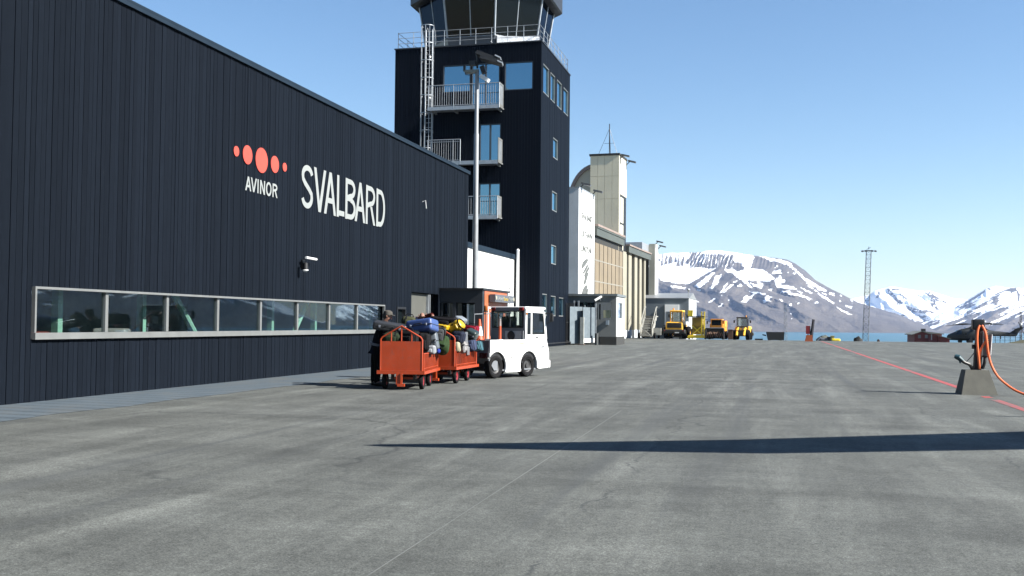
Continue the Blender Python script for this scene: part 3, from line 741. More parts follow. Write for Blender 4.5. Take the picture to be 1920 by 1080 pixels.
# ------------------------------------------------------------------ entrance porch
PX_ = -11.14
po = thing('entrance_porch', 'dark entrance porch with an orange side wall standing against the black hall', 'porch', (-12, 41.2, 0))
m_ = MB(); m_.box(XW, PX_, 39.2, 43.2, 2.30, 2.80); m_.box(XW - .0, PX_, 43.0, 43.2, 0, 2.3); m_.box(-12.86, -12.80, 39.24, 39.4, 0, 2.3); m_.box(-12.36, -12.24, 39.22, 39.4, 0, 2.3); m_.box(-11.46, PX_, 39.2, 39.45, 0, 2.3); m_.box(XW, PX_ - .02, 39.5, 43, .02, .05)
m_.build('frame', CHAR, po)
m_ = MB(); m_.box(XW - .05, PX_ + .06, 39.12, 43.3, 2.8, 2.88); m_.build('roof', BLACK, po)
m_ = MB(); m_.box(-12.80, -12.36, 39.32, 39.33, .9, 2.28); m_.build('window', GLASSD, po)
m_ = MB(); m_.box(-12.24, -11.8, 39.36, 39.38, .04, 2.28); d_ = m_.build('door', GLASSD, po)
m_ = MB(); m_.box(-11.80, -11.73, 39.3, 39.4, .04, 2.25); m_.box(-11.52, -11.47, 39.3, 39.4, .04, 2.25); m_.build('door_post', WHITEW, po)
m_ = MB(); m_.box(-11.73, -11.52, 39.36, 39.38, .04, 2.22); m_.build('door_leaf', M('pale_glass_film', (.35, .42, .40), .3), po)
m_ = MB(); m_.box(PX_ - .03, PX_ + .012, 39.47, 42.98, .0, 2.80); sp = m_.build('side_panel', ORPANEL, po)
m_ = MB()
for y in (39.9, 41.3, 42.75): m_.box(PX_ + .012, PX_ + .05, y - .04, y + .04, .05, 2.08)
m_.box(PX_ + .012, PX_ + .05, 39.86, 42.79, 2.08, 2.16); m_.build('door_frame', WHITEW, sp)
for y in (40.3, 41.6): m_ = MB(); m_.box(PX_ + .012, PX_ + .03, y, y + .7, 1.0, 1.95); m_.build('door_glass', GLASSD, sp)
sg = thing('sign_board', 'long grey board with white and yellow lettering on the orange porch wall', 'sign', (PX_, 41.5, 2.35))
m_ = MB(); m_.box(PX_ + .06, PX_ + .30, 40.0, 43.1, 2.36, 2.66); m_.build('board', M('slate_board', (.17, .19, .22), .5), sg)
for (tx, y, wd) in (('Advent', 40.45, .85), ('Toppen', 42.1, .8)):
    m_ = MB(); text_on(m_, tx, (PX_ + .31, y, 2.43), (0, 1, 0), wd, .17, .02, .01); m_.build('letters', TXTW, sg)
m_ = MB(); text_on(m_, 'Senter', (PX_ + .31, 41.33, 2.43), (0, 1, 0), .72, .15, .02, .01); m_.build('yellow_letters', M('yellow_lettering', (.75, .55, .15), .5), sg)
for y in (40.15, 42.98): m_ = MB(); m_.lathe([(.085, -.01), (.085, .01)], (PX_ + .31, y, 2.52), (0, R(90), 0), 14); m_.build('emblem', M('cream_mark', (.75, .70, .55), .5), sg)

# ------------------------------------------------------------------ white annex
an = thing('annex_building', 'low white panelled annex with dark roof trim between hall and tower', 'building', (-16.27, 54, 0))
m_ = MB(); m_.box(-24, -16.30, 43.1, 64.6, 0, 5.62)
rnd = random.Random(2); y = 43.15
while y < 64.3: m_.box(-16.30, -16.27 + rnd.uniform(-.004, .004), y + .012, min(64.58, y + 1.2) - .012, 3.72, 5.62); m_.box(-16.30, -16.272, y + .012, min(64.58, y + 1.2) - .012, .1, 3.68); y += 1.2
m_.build('wall', WHITEW, an)
m_ = MB(); m_.box(-24.1, -16.2, 43.1, 64.62, 5.62, 5.92); m_.build('roof_edge', DKMET, an)
fp = thing('flagpole', 'bare white flagpole standing at the corner of the white annex', 'pole', (-15.76, 63.5, 0))
m_ = MB(); m_.tube([(-15.76, 63.5, 0), (-15.76, 63.5, 6.05)], [.11, .09], 10); m_.build('shaft', WHITE, fp)
m_ = MB(); m_.ball((-15.76, 63.5, 6.1), .11, 10); m_.build('finial', WHITE, fp)

# ------------------------------------------------------------------ control tower
TX0, TX1, TY0, TY1, TZ = -24.6, -14.6, 64.7, 74.2, 19.7
tw = thing('control_tower', 'tall black timber control tower with slanted glass cab and steel balconies', 'tower', (-19.6, 69.45, 0))
HF = [(-21.24, -19.36, 16.62, 18.42), (-19.27, -17.38, 15.45, 18.44), (-17.05, -15.16, 16.58, 18.42), (-18.70, -17.27, 11.72, 14.45), (-18.70, -17.27, 8.2, 10.58)]
HR = [(65.27, 67.07, 16.5, 18.4), (67.58, 69.07, 16.5, 18.37), (69.7, 71.35, 16.5, 18.37), (71.92, 73.68, 16.52, 18.34), (68.5, 70.1, 12.76, 14.15), (68.35, 69.98, 9.15, 10.49), (68.15, 69.8, 5.53, 6.84), (65.4, 67.0, 2.02, 3.46), (68.12, 69.75, 2.02, 3.40), (70.78, 72.5, 2.02, 3.36)]
m_ = MB()
boards_x(m_, TX1 - .03, TY0, TY1, 0, TZ - .06, .19, HR, .03, seed=8); wall_holes(m_, 'x', TY0, TY1, 0, TZ - .06, HR, TX1 - .25, TX1 - .035)
boards_y(m_, TY0 + .03, TX0, TX1, 0, TZ - .06, .19, HF, .03, seed=9); wall_holes(m_, 'y', TX0, TX1 - .25, 0, TZ - .06, HF, TY0 + .25, TY0 + .035)
m_.box(TX0, TX0 + .2, TY0 + .26, TY1, 0, TZ - .06, .2); m_.box(TX0 + .2, TX1 - .26, TY1 - .2, TY1, 0, TZ - .06, .2)
m_.build('wall', WOOD2, tw, tone=True)
m_ = MB(); m_.box(TX0 - .05, TX1 + .05, TY0 - .05, TY1 + .05, TZ - .05, TZ + .03); m_.build('roof', CHAR, tw)
m_ = MB(); m_.box(TX0 + .3, TX1 - .3, TY0 + .45, TY1 - .3, .1, TZ - .1); m_.build('core', BLACK, tw)
FRT = M('window_frame_grey', (.10, .115, .14), .45, .2)
for (x0, x1, z0, z1) in HF:
    f_ = MB(); t = .06
    for q in ((x0, x0 + t, z0, z1), (x1 - t, x1, z0, z1), (x0 + t, x1 - t, z0, z0 + t), (x0 + t, x1 - t, z1 - t, z1)): f_.box(q[0], q[1], TY0 + .02, TY0 + .16, q[2], q[3])
    if x1 - x0 < 1.6 or z1 - z0 > 2.5: f_.box((x0 + x1) / 2 - .05, (x0 + x1) / 2 + .05, TY0 + .03, TY0 + .15, z0 + t, z1 - t)
    wf = f_.build('window', FRT, tw); p = MB(); p.box(x0 + t, x1 - t, TY0 + .10, TY0 + .12, z0 + t, z1 - t); p.build('pane', GLASST, wf)
for (y0, y1, z0, z1) in HR:
    f_ = MB(); t = .07
    for q in ((y0, y0 + t, z0, z1), (y1 - t, y1, z0, z1), (y0 + t, y1 - t, z0, z0 + t), (y0 + t, y1 - t, z1 - t, z1)): f_.box(TX1 - .17, TX1 - .02, q[0], q[1], q[2], q[3])
    wf = f_.build('window', ALU, tw); p = MB(); p.box(TX1 - .13, TX1 - .11, y0 + t, y1 - t, z0 + t, z1 - t); p.build('pane', GLASST, wf)
# balconies
def balcony(x0, x1, zf, zt, rail_to=None, end=True):
    yb = TY0 - 1.25
    d = MB(); d.box(x0, x1, yb, TY0 - .005, zf - .06, zf); d.box(x0, x1, yb - .02, yb, zf - .18, zf + .06)
    for x in np.linspace(x0 + .2, x1 - .2, 4): d.box(x - .05, x + .05, yb + .02, TY0 - .005, zf - .2, zf - .06)
    deck = d.build('balcony', GALV, tw)
    xr = x1 if rail_to is None else rail_to
    r_ = MB(); r_.tube([(x0, yb, zt), (xr, yb, zt)], .028, 6); r_.tube([(x0, yb, zf + .12), (xr, yb, zf + .12)], .02, 5)
    x = x0 + .06; i = 0
    while x < xr - .02: r_.tube([(x, yb, zf - .1 if i % 11 == 0 else zf + .12), (x, yb, zt)], .028 if i % 11 == 0 else .013, 5); x += .155; i += 1
    r_.tube([(xr, yb, zf - .15), (xr, yb, zt)], .03, 6)
    if rail_to is not None: r_.tube([(x0, yb, zt - .14), (xr, yb, zt - .14)], .02, 5)
    r_.build('railing', GALV, deck)
    if end:
        e = MB(); e.box(x1 - .02, x1 + .02, yb - .02, yb + .10, zf - .1, zt + .05); e.box(x1 - .02, x1 + .02, TY0 - .35, TY0 - .25, zf - .1, zt + .05); e.box(x1 - .02, x1 + .02, yb + .1, TY0 - .35, zt - .08, zt + .05); e.box(x1 - .02, x1 + .02, yb + .1, TY0 - .35, zf - .1, zf + .12); e.build('end_frame', ALU, deck)
        e = MB(); e.box(x1 - .008, x1 + .008, yb + .1, TY0 - .35, zf + .12, zt - .08); e.build('end_panel', M('pale_perforated_sheet', (.30, .33, .36), .5), deck)
balcony(-21.86, -17.06, 15.38, 16.82); balcony(-21.86, -17.10, 11.82, 13.28, rail_to=-19.62); balcony(-21.86, -17.12, 8.30, 9.58)
# rooftop railing
m_ = MB()
def rail(a, b, z0, n, rows=(1.08, .72, .36)):
    a, b = Vector(a), Vector(b)
    for i in range(n + 1):
        p = a.lerp(b, i / n); m_.tube([(p.x, p.y, z0), (p.x, p.y, z0 + 1.1)], .022, 5)
    for h in rows: m_.tube([(a.x, a.y, z0 + h), (b.x, b.y, z0 + h)], .018, 5)
rail((TX0 + .15, TY0 + .15, 0), (TX1 - .15, TY0 + .15, 0), TZ + .02, 9); rail((TX1 - .15, TY0 + .15, 0), (TX1 - .15, TY1 - .15, 0), TZ + .02, 8)
rail((TX0 + .15, TY0 + .15, 0), (TX0 + .15, TY1 - .15, 0), TZ + .02, 5); rail((TX0 + .15, TY1 - .15, 0), (TX1 - .15, TY1 - .15, 0), TZ + .02, 6)
m_.build('roof_railing', GALV, tw)
# caged ladder
m_ = MB(); lx, ly = -22.15, TY0 - .35
for dx in (-.22, .22):
    m_.tube([(lx + .05 + dx, ly, 9.0), (lx + .05 + dx, ly, 20.75), (lx + .05 + dx, ly + .25, 20.95), (lx + .05 + dx, ly + .6, 20.7), (lx + .05 + dx, ly + .6, TZ)], .035, 6)
z = 9.2
while z < 20.6: m_.tube([(lx - .17, ly, z), (lx + .27, ly, z)], .016, 5); z += .3
for z in np.arange(9.4, 21, 1.15):
    pts = [(lx + .05 + .42 * math.cos(a), ly - .35 - .42 * math.sin(a) * 1.0, z) for a in np.linspace(-.5, math.pi + .5, 11)]
    m_.tube(pts, .026, 5)
for a in (0, .9, 1.57, 2.24, math.pi): m_.tube([(lx + .05 + .42 * math.cos(a), ly - .35 - .42 * math.sin(a), 9.4), (lx + .05 + .42 * math.cos(a), ly - .35 - .42 * math.sin(a), 20.9)], .02, 5)
for z in (11, 14, 17, 19.3): m_.tube([(lx - .17, ly, z), (lx - .17, TY0, z)], .02, 5); m_.tube([(lx + .27, ly, z), (lx + .27, TY0, z)], .02, 5)
m_.build('ladder', GALV, tw)
# glass cab: octagon, glass leaning outwards
cx, cy = -19.6, 69.45
def octo(ap, z): return [Vector((cx + ap / math.cos(math.pi / 8) * math.cos(math.pi / 8 + math.pi / 4 * k), cy + ap / math.cos(math.pi / 8) * math.sin(math.pi / 8 + math.pi / 4 * k), z)) for k in range(8)]
AB, AT, ZB, ZT = 3.75, 4.45, TZ + .03, 23.9
lo, mid, hi = octo(AB, ZB), octo(AB + .18, ZB + .75), octo(AT, ZT)
cab = MB()
for k in range(8):
    a, b_, c_, d_ = lo[k], lo[(k + 1) % 8], mid[(k + 1) % 8], mid[k]
    cab.add([a, b_, c_, d_], [(0, 1, 2, 3)])
cab = cab.build('cab_base', M('cab_base_sheet', (.10, .115, .14), .35, .6), tw)
sh = MB(); kk = 7   # bright sheet facing right of the camera
for k in range(8):
    a, b_, c_, d_ = mid[k], mid[(k + 1) % 8], hi[(k + 1) % 8], hi[k]
    p = MB(); p.prism([a, b_, c_, d_], ((Vector((cx, cy, 22)) - (a + c_) / 2).normalized()) * .02)
    p.build('cab_window', M_glass('cab_tower_glass', (.002, .003, .004), .0, (.22, .27, .36), see=.1), tw)
m_ = MB()
for k in range(8):
    m_.tube([mid[k], hi[k]], .07, 6)
    a, b_ = (mid[k] + mid[(k + 1) % 8]) / 2, (hi[k] + hi[(k + 1) % 8]) / 2; m_.tube([a, b_], .035, 6)
    m_.tube([mid[k], mid[(k + 1) % 8]], .05, 5)
m_.build('mullions', M('mullion_grey', (.30, .32, .34), .4, .5), tw)
inn = MB(); inn.lathe([(3.2, ZB), (3.2, ZB + .9), (3.6, ZT - .1), (3.6, ZT)], (cx, cy, 0), (0, 0, math.pi / 8), 8); inn.build('cab_interior', BLACK, tw)
r1, r2, r3 = octo(4.85, 23.35), octo(4.95, 23.45), octo(4.95, 25.3)
m_ = MB()
for k in range(8):
    k2 = (k + 1) % 8; i1, i2 = octo(4.25, 23.35)[k], octo(4.25, 23.35)[k2]
    m_.add([r1[k], r1[k2], r2[k2], r2[k]], [(0, 1, 2, 3)]); m_.add([r2[k], r2[k2], r3[k2], r3[k]], [(0, 1, 2, 3)]); m_.add([i1, i2, r1[k2], r1[k]], [(3, 2, 1, 0)])
m_.add(r3, [tuple(range(8))]); m_.build('cab_roof', CHAR, tw)
# sun glint on the parapet, put in as a bright metal plate right of the cab
m_ = MB(); a, b_ = Vector((-17.75, TY0 + .55, TZ + .02)), Vector((-15.0, TY0 + .95, TZ + .02))
m_.prism([a, b_, b_ + Vector((-.05, .35, .62)), a + Vector((-.05, .35, .72))], (0, .04, 0)); m_.build('parapet_glint_plate', M('glint_metal', (.85, .85, .82), .28, .6), tw)
for (px, py) in ((806, 107), (806, 184)):
    p = atY(px, py, TY0 - .12); m_ = MB(); m_.ball(p, .09, 8); m_.tube([p, (p.x, TY0, p.z)], .03, 5); m_.build('wall_lamp', WHITE, tw)
# ------------------------------------------------------------------ light mast in front of the tower
lp = thing('light_mast', 'tall pale tapered mast with black floodlights on top, behind the porch', 'light mast', (-12.25, 44.3, 0))
X0, Y0 = -12.93, 44.2
pt = atY(894.6, 130, Y0); X0 = pt.x; lp.location = (X0, Y0, 0)
m_ = MB(); m_.tube([(X0, Y0, 0), (X0, Y0, 6.2), (X0, Y0, 6.25), (X0, Y0, 9.9), (X0, Y0, 9.95), (X0, Y0, 12.8)], [.13, .125, .115, .11, .09, .085], 14); m_.build('pole', M('pale_galvanised', (.42, .44, .46), .45, .2, .08, 3), lp)
def P2(px, py, dy=0): return atY(px, py, Y0 + dy)
fl_ = MB(); q = P2(914, 107); fl_.obox(q, (1.0, .62, .16), (0, R(20), R(10))); fl_.obox(P2(922, 114, -.3), (1.0, .62, .16), (0, R(16), R(10))); fl_.build('floodlight', BLACK, lp)
fl_ = MB(); fl_.obox(P2(934, 108, -.1), (.28, .5, .05), (0, R(26), R(10))); fl_.obox(P2(938, 118, -.4), (.25, .5, .05), (0, R(26), R(10))); fl_.build('visor', GALV, lp)
fl_ = MB(); fl_.obox(P2(884, 134.5), (.56, .3, .12), (0, 0, 0)); fl_.build('arm_box', M('pale_olive_metal', (.42, .44, .38), .5), lp)
fl_ = MB(); fl_.obox(P2(909, 147), (.42, .32, .16), (0, R(32), 0)); fl_.build('lower_floodlight', WHITE, lp)
fl_ = MB(); fl_.obox(P2(887, 119), (.3, .25, .2)); fl_.obox(P2(906, 131), (.2, .2, .35), (0, R(-20), 0)); fl_.tube([P2(895, 128), P2(895, 103), P2(893, 97)], .05, 6); fl_.obox(P2(871, 128), (.1, .1, .28)); fl_.tube([P2(871, 132), P2(873, 140), P2(882, 141)], .02, 5); fl_.build('fittings', BLACK, lp)

# ------------------------------------------------------------------ pale hangar block (rotated a little from the apron axis)
HB = Vector((-15.8, 111.33, 0)); HTH = R(2.725)
BEIGE = M('beige_panel', (.66, .60, .44), .6, 0, .08, .6, dirt=.18, k=.85)
CREAM = M('cream_panel', (.74, .71, .58), .6, 0, .05, .6, dirt=.1, k=.5)
TAN = M('tan_panel', (.40, .315, .205), .6, 0, .1, .5, dirt=.2)
EAVE = M('grey_green_eave', (.135, .155, .135), .55, 0, .2, 1, dirt=.3)
BROWN = M('brown_trim', (.26, .20, .17), .6, 0, .2, 1, k=.7)
DKWALL = M('recess_shade_and_roof_dark', (.045, .043, .036), .7, 0, .2, 1)  # shade between the pilasters put into the wall colour; also dark roofing
GREYC = M('shade_and_plinth_grey', (.52, .55, .57), .75, 0, .1, .8, dirt=.2, k=.8)
def hg(n, s, z):   # local hangar coordinates -> world
    c, k = math.cos(HTH), math.sin(HTH)
    return Vector((HB.x + n * c + s * k, HB.y - n * k + s * c, z))
def hbox(mb, n0, n1, s0, s1, z0, z1):
    vs = [hg(n, s, z) for z in (z0, z1) for s in (s0, s1) for n in (n0, n1)]
    return mb.add(vs, [(0, 2, 3, 1), (4, 5, 7, 6), (0, 1, 5, 4), (2, 6, 7, 3), (0, 4, 6, 2), (1, 3, 7, 5)])
def lamp_pair(root, pts):
    for (n, s, z) in pts:
        p = hg(n, s, z); m_ = MB(); m_.obox(p + Vector((.25, 0, 0)), (.85, .5, .16), (0, R(14), 0)); m_.tube([p - Vector((.4, 0, .4)), p], .05, 5)
        m_.build('floodlight', M('floodlight_grey', (.16, .17, .18), .5), root)
# white block
wb = thing('white_building', 'tall white slab building with lettering and a grey leaf emblem beside the tower', 'building', tuple(hg(-.5, -18, 0)), -HTH)
m_ = MB(); hbox(m_, -12, 0, -21.4, -15.02, 0, 13.5); m_.build('wall', M('bright_white_render', (.82, .83, .82), .7, 0, .04, .7, dirt=.05), wb)
m_ = MB(); hbox(m_, -11.9, -.02, -21.42, -21.4, 0, 13.45); m_.build('end_wall', GREYC, wb)  # end face of the white block, its shade put into this grey
m_ = MB(); hbox(m_, -12.05, .04, -21.46, -14.98, 13.5, 13.6); m_.build('roof_edge', GALV, wb)
d_ = hg(0, 1, 0) - hg(0, 0, 0)
for (tx, sa, sb, z) in (('SVALBARD', -20.4, -16.0, 10.9), ('LUFTHAVN', -20.6, -16.1, 9.3), ('LONGYEAR', -20.7, -16.3, 8.0)):
    m_ = MB(); text_on(m_, tx, hg(.02, sa, z), d_, sb - sa, .55, .03, .0); m_.build('letters', TXTG, wb)
em = MB()
def leaf(pts): em.prism([hg(.02, s, z) for s, z in pts], hg(.03, 0, 0) - hg(0, 0, 0))
def hps(px, py):
    d = ray(px, py); n = np.array([math.cos(HTH), -math.sin(HTH), 0]); t = ((np.array(HB) - CAM) @ n) / (d @ n); P = CAM + d * t
    dd = np.array([math.sin(HTH), math.cos(HTH), 0]); return (float((P - np.array(HB)) @ dd), float(P[2]))
for poly in ([(1090, 501), (1092, 492), (1097, 486), (1101, 485), (1102, 489), (1098, 496), (1091, 504)], [(1093, 510), (1097, 502), (1101, 495), (1102, 499), (1098, 507), (1094, 514)], [(1095, 516), (1099, 507), (1103, 500), (1105, 503), (1101, 510), (1097, 520)],
             [(1094, 531), (1096, 521), (1101, 511), (1103, 512), (1100, 523), (1097, 533)], [(1090, 551), (1093, 541), (1098, 534), (1101, 536), (1099, 545), (1097, 551)], [(1098, 551), (1101, 541), (1102.5, 542), (1101, 551)]):
    leaf([hps(*q) for q in poly])
em.build('emblem', TXTG, wb)
lamp_pair(wb, [(.2, -20.6, 13.9), (.2, -15.6, 13.9)])
# hangar
hgr = thing('hangar', 'long beige hangar with ribbed wall, arched roof and a square stair tower', 'hangar', tuple(hg(-3, 3, 0)), -HTH)
m_ = MB(); hbox(m_, -14, -.02, -15, -3.24, 0, 10.2); hbox(m_, -.045, -.02, -3.24, -1.1, 0, 10.2); hbox(m_, -14, -1.0, -3.2, 15.5, 0, 10.1); hbox(m_, -14, -2.5, 15.5, 20.4, 0, 10.0)
m_.build('wall', DKWALL, hgr)
# bay one: tan panels in a white grid
m_ = MB()
for i in range(7):
    a = -14.9 + i * 1.97
    for (z0, z1) in ((0, 3.2), (3.28, 5.5), (5.58, 7.5), (7.58, 9.2)): hbox(m_, -.02, .03, a + .14, a + 1.85, z0, z1)
m_.build('tan_panel', TAN, hgr)
m_ = MB()
for z in (3.2, 5.5, 7.5): hbox(m_, -.02, .045, -14.9, -1.1, z, z + .1)
m_.build('panel_joint', M('pale_joint', (.50, .47, .40), .6), hgr)
m_ = MB(); hbox(m_, -1.2, .25, -15, -1.3, 9.85, 10.55); hbox(m_, -1.2, .32, -15, -1.3, 10.55, 10.72); m_.build('eave', EAVE, hgr)
m_ = MB(); hbox(m_, -1.2, .36, -15, -1.3, 10.72, 10.92); m_.build('roof_trim', BROWN, hgr)
m_ = MB(); hbox(m_, -1.2, .30, 1.05, 15.6, 9.35, 10.05); m_.build('eave', EAVE, hgr)
m_ = MB(); hbox(m_, -1.2, .40, 1.05, 15.6, 10.05, 10.22); m_.build('roof_trim', BROWN, hgr)
m_ = MB(); hbox(m_, -14, -1.2, -15, 22, 10.25, 10.5); hbox(m_, -14, -.8, 15.6, 22.9, 10.5, 11.6); m_.build('roof', GALV, hgr)
for (a, b_) in ((-.9, 1.5), (2.5, 4.4), (6.2, 8.0), (9.4, 10.9), (12.6, 13.7)):
    m_ = MB(); hbox(m_, -1.0, -.05, a, b_, .9, 9.35); hbox(m_, -.05, -.0, a + .1, b_ - .1, .9, 9.35); p_ = m_.build('pilaster', M('pilaster_cream', (.74, .69, .53), .6, 0, .06, .6, dirt=.15, k=.30), hgr)
    m_ = MB(); hbox(m_, -1.0, .02, a - .02, b_ + .02, 0, .9); m_.build('plinth', GREYC, p_)
m_ = MB(); hbox(m_, -2.5, -.76, 20.3, 20.42, 0, 9.9); m_.build('side_panel', M('recess_shade_sheet', (.03, .04, .03), .6), hgr)  # recess shade put in as a near-black sheet
m_ = MB(); hbox(m_, -.75, 0, 20.45, 23, 0, 11.75); pr_ = m_.build('end_pier', CREAM, hgr)
m_ = MB(); hbox(m_, -.0, .02, 20.5, 22.95, 0, 11.7); m_.build('pier_face', WHITEW, pr_)
lamp_pair(hgr, [(.3, 20.8, 12.0), (.35, 22.9, 11.6)])
# stair tower of the hangar
st_ = MB()
zs_ = [0, 4.9, 9.9, 14.7, 17.1, 19.3]; ns_ = [-3.1, -2.3, -1.55, -.75, 0]
for i in range(5):
    for j in range(4): hbox(st_, ns_[j] + .012, ns_[j + 1] - .012, -3.22, -3.16, zs_[i] + .015, zs_[i + 1] - .015)
hbox(st_, -3.08, -.05, -3.16, 1.0, 0, 19.28); stw = st_.build('stair_tower', BEIGE, hgr)
m_ = MB(); hbox(m_, -.05, .0, -3.2, 1.0, 15.25, 19.28); hbox(m_, -.05, 0, -3.2, -2.7, 10.2, 15.25); m_.build('tower_face', CREAM, stw)
m_ = MB(); hbox(m_, -.3, -.04, -2.7, .98, .1, 15.25); m_.build('tower_slot', BLACK, stw)
m_ = MB()
for z in (9.4, 12.3): hbox(m_, -.04, -.02, -2.3, -.6, z, z + 2.7)
m_.build('slot_panel', CREAM, stw)
m_ = MB(); hbox(m_, -3.2, .06, -3.3, 1.08, 19.28, 19.5); m_.build('tower_roof', DKWALL, stw)
lamp_pair(hgr, [(.3, -2.6, 19.3), (.35, .9, 19.2)])
# arched roof end beside the stair tower
prof = [(-3 + 2.75 * math.cos(t), 14.3 + 4.25 * math.sin(t)) for t in np.linspace(0, math.pi, 21)]
m_ = MB(); m_.prism([hg(n, -1.2, z) for n, z in [(2.65 * math.cos(t) - 3, 14.3 + 4.05 * math.sin(t)) for t in np.linspace(math.pi / 2, math.pi, 13)] + [(-5.65, 10.3), (-3, 10.3)]], hg(0, 2.1, 0) - hg(0, 0, 0)); ar = m_.build('arched_hall', CREAM, hgr)
def arc_band(mb, r0, r1, s0, s1):
    pts = np.linspace(math.pi / 2, math.pi, 13)
    for a, b_ in zip(pts[:-1], pts[1:]):
        q = [(-3 + (2.65 + r0) * math.cos(a), 14.3 + (4.05 + r0) * math.sin(a)), (-3 + (2.65 + r1) * math.cos(a), 14.3 + (4.05 + r1) * math.sin(a)), (-3 + (2.65 + r1) * math.cos(b_), 14.3 + (4.05 + r1) * math.sin(b_)), (-3 + (2.65 + r0) * math.cos(b_), 14.3 + (4.05 + r0) * math.sin(b_))]
        mb.prism([hg(n, s0, z) for n, z in q], hg(0, s1 - s0, 0) - hg(0, 0, 0))
m_ = MB(); arc_band(m_, .0, .32, -1.5, -1.2); m_.build('arch_trim', BROWN, ar)
m_ = MB(); arc_band(m_, .02, .45, -1.2, .9); m_.build('arch_roof', M('pale_roof_sheet', (.42, .44, .46), .5, .3), ar)
am = thing('antenna_mast', 'thin guyed aerial mast standing on the hangar stair tower roof', 'antenna', tuple(hg(-1.55, -.8, 19.5)), -HTH)
m_ = MB(); c_ = hg(-1.55, -.8, 0)
m_.tube([(c_.x, c_.y, 19.5), (c_.x, c_.y, 23.1)], .05, 6); m_.tube([(c_.x + .14, c_.y, 19.5), (c_.x + .03, c_.y, 21.8)], .03, 5)
m_.build('pole', BLACK, am)
m_ = MB(); m_.tube([(c_.x - .55, c_.y, 21.0), (c_.x + .55, c_.y, 21.0)], .02, 4); m_.build('spreader', BLACK, am)
for dx in (-1.2, 1.0):
    m_ = MB(); m_.tube([(c_.x, c_.y, 22.6), (c_.x + dx, c_.y - .5, 19.5)], .02, 4); m_.build('guy_wire', BLACK, am)

# ------------------------------------------------------------------ gate house, gate, fence
gh = thing('gate_house', 'small grey flat-roofed gate house with a wide dark window by the hangar', 'gate house', (-13, 77, 0))
GY = 75.2
PANG = M('grey_panel', (.30, .31, .30), .6, 0, .12, .8, dirt=.2)
m_ = MB()
m_.box(-17.5, -11.27, GY, GY + .2, 3.1, 3.55); m_.box(-14.6, -12.5, GY, GY + .2, 0, 1.85); m_.box(-17.3, -14.3, GY, GY + .2, 1.85, 3.1); m_.box(-11.55, -11.27, GY, GY + .2, 1.85, 3.1); m_.box(-12.5, -11.27, GY, GY + .2, .6, 1.85)
m_.box(-17.5, -17.3, GY + .2, 79.3, 0, 3.55); m_.box(-17.3, -11.27, 79.3, 79.5, 0, 3.55); m_.build('wall', PANG, gh)
m_ = MB(); m_.box(-11.47, -11.25, GY + .21, 79.28, .6, 1.95); m_.box(-11.47, -11.25, GY + .21, 79.28, 3.1, 3.55); m_.box(-11.47, -11.25, GY + .21, GY + .9, 1.95, 3.1); m_.box(-11.47, -11.25, 78.3, 79.28, 1.95, 3.1); m_.build('side_wall', WHITEW, gh)
m_ = MB(); m_.box(-17.6, -11.15, GY - .15, 79.6, 3.55, 3.72); m_.build('roof', M('grey_roof_trim', (.33, .37, .38), .5, .2), gh)
m_ = MB(); m_.box(-12.45, -11.3, GY - .04, GY + .0, .0, .6); m_.box(-11.3, -11.22, GY - .04, 79.3, 0, .6); m_.build('plinth', M('dark_plinth', (.055, .055, .05), .8), gh)
m_ = MB(); m_.box(-14.3, -11.55, GY + .08, GY + .1, 1.85, 3.1); m_.build('window', GLASSD, gh)
m_ = MB(); m_.box(-11.36, -11.34, GY + .9, 78.3, 1.95, 3.1); m_.build('window', GLASSD, gh)
m_ = MB(); m_.box(-12.2, -11.66, GY + .05, GY + .07, 1.97, 2.52); m_.build('notice', M('pale_yellow_notice', (.55, .55, .35), .6), gh)
m_ = MB(); m_.box(-12.0, -11.78, GY - .12, GY - .0, 1.45, 1.8); m_.build('letter_box', M('pale_blue_box', (.42, .50, .58), .4), gh)
cm = thing('security_camera', 'white camera sticking out from the gate house fascia', 'camera', (-12.5, GY, 3.3))
m_ = MB(); m_.tube([(-12.75, GY - .5, 3.22), (-12.3, GY - .25, 3.52)], .09, 8); m_.build('housing', WHITE, cm)
m_ = MB(); m_.tube([(-12.45, GY - .3, 3.4), (-12.4, GY, 3.2)], .04, 6); m_.build('arm', GALV, cm)
gt = thing('sliding_gate', 'pale blue-grey sliding gate with posts and a drive box beside the gate house', 'gate', (-13.6, 73.9, 0))
GP = M('gate_blue_grey', (.33, .40, .45), .45, .2, .08, 3)
for (xa, ya, xb, yb, za, zb) in ((-13.42, 73.75, -12.72, 74.75, .5, 2.72), (-14.30, 73.3, -13.55, 74.2, .1, 2.75)):
    m_ = MB()
    for i in range(12):
        t0, t1 = i / 12, (i + .86) / 12; m_.prism([(xa + (xb - xa) * t0, ya + (yb - ya) * t0, za), (xa + (xb - xa) * t1, ya + (yb - ya) * t1, za), (xa + (xb - xa) * t1, ya + (yb - ya) * t1, zb), (xa + (xb - xa) * t0, ya + (yb - ya) * t0, zb)], (-.03, .02, 0))
    m_.prism([(xa - .02, ya + .02, za), (xb - .02, yb + .02, za), (xb - .02, yb + .02, zb), (xa - .02, ya + .02, zb)], (-.02, .015, 0)); m_.build('panel', GP, gt)
m_ = MB(); m_.prism([(-13.42, 73.7, .18), (-12.66, 74.75, .18), (-12.66, 74.75, .48), (-13.42, 73.7, .48)], (-.08, .06, 0)); m_.build('beam', WHITEW, gt)
for (x, t_) in ((-14.2, 3.2), (-13.88, 3.2), (-13.42, 2.85), (-12.62, 3.0)):
    m_ = MB(); m_.box(x - .05, x + .05, 74.3, 74.4, 0, t_); m_.build('post', GALV, gt)
m_ = MB(); m_.box(-13.62, -13.36, 73.6, 73.85, .05, 2.0); m_.build('drive_box', M('pale_drive_box', (.62, .63, .58), .5), gt)
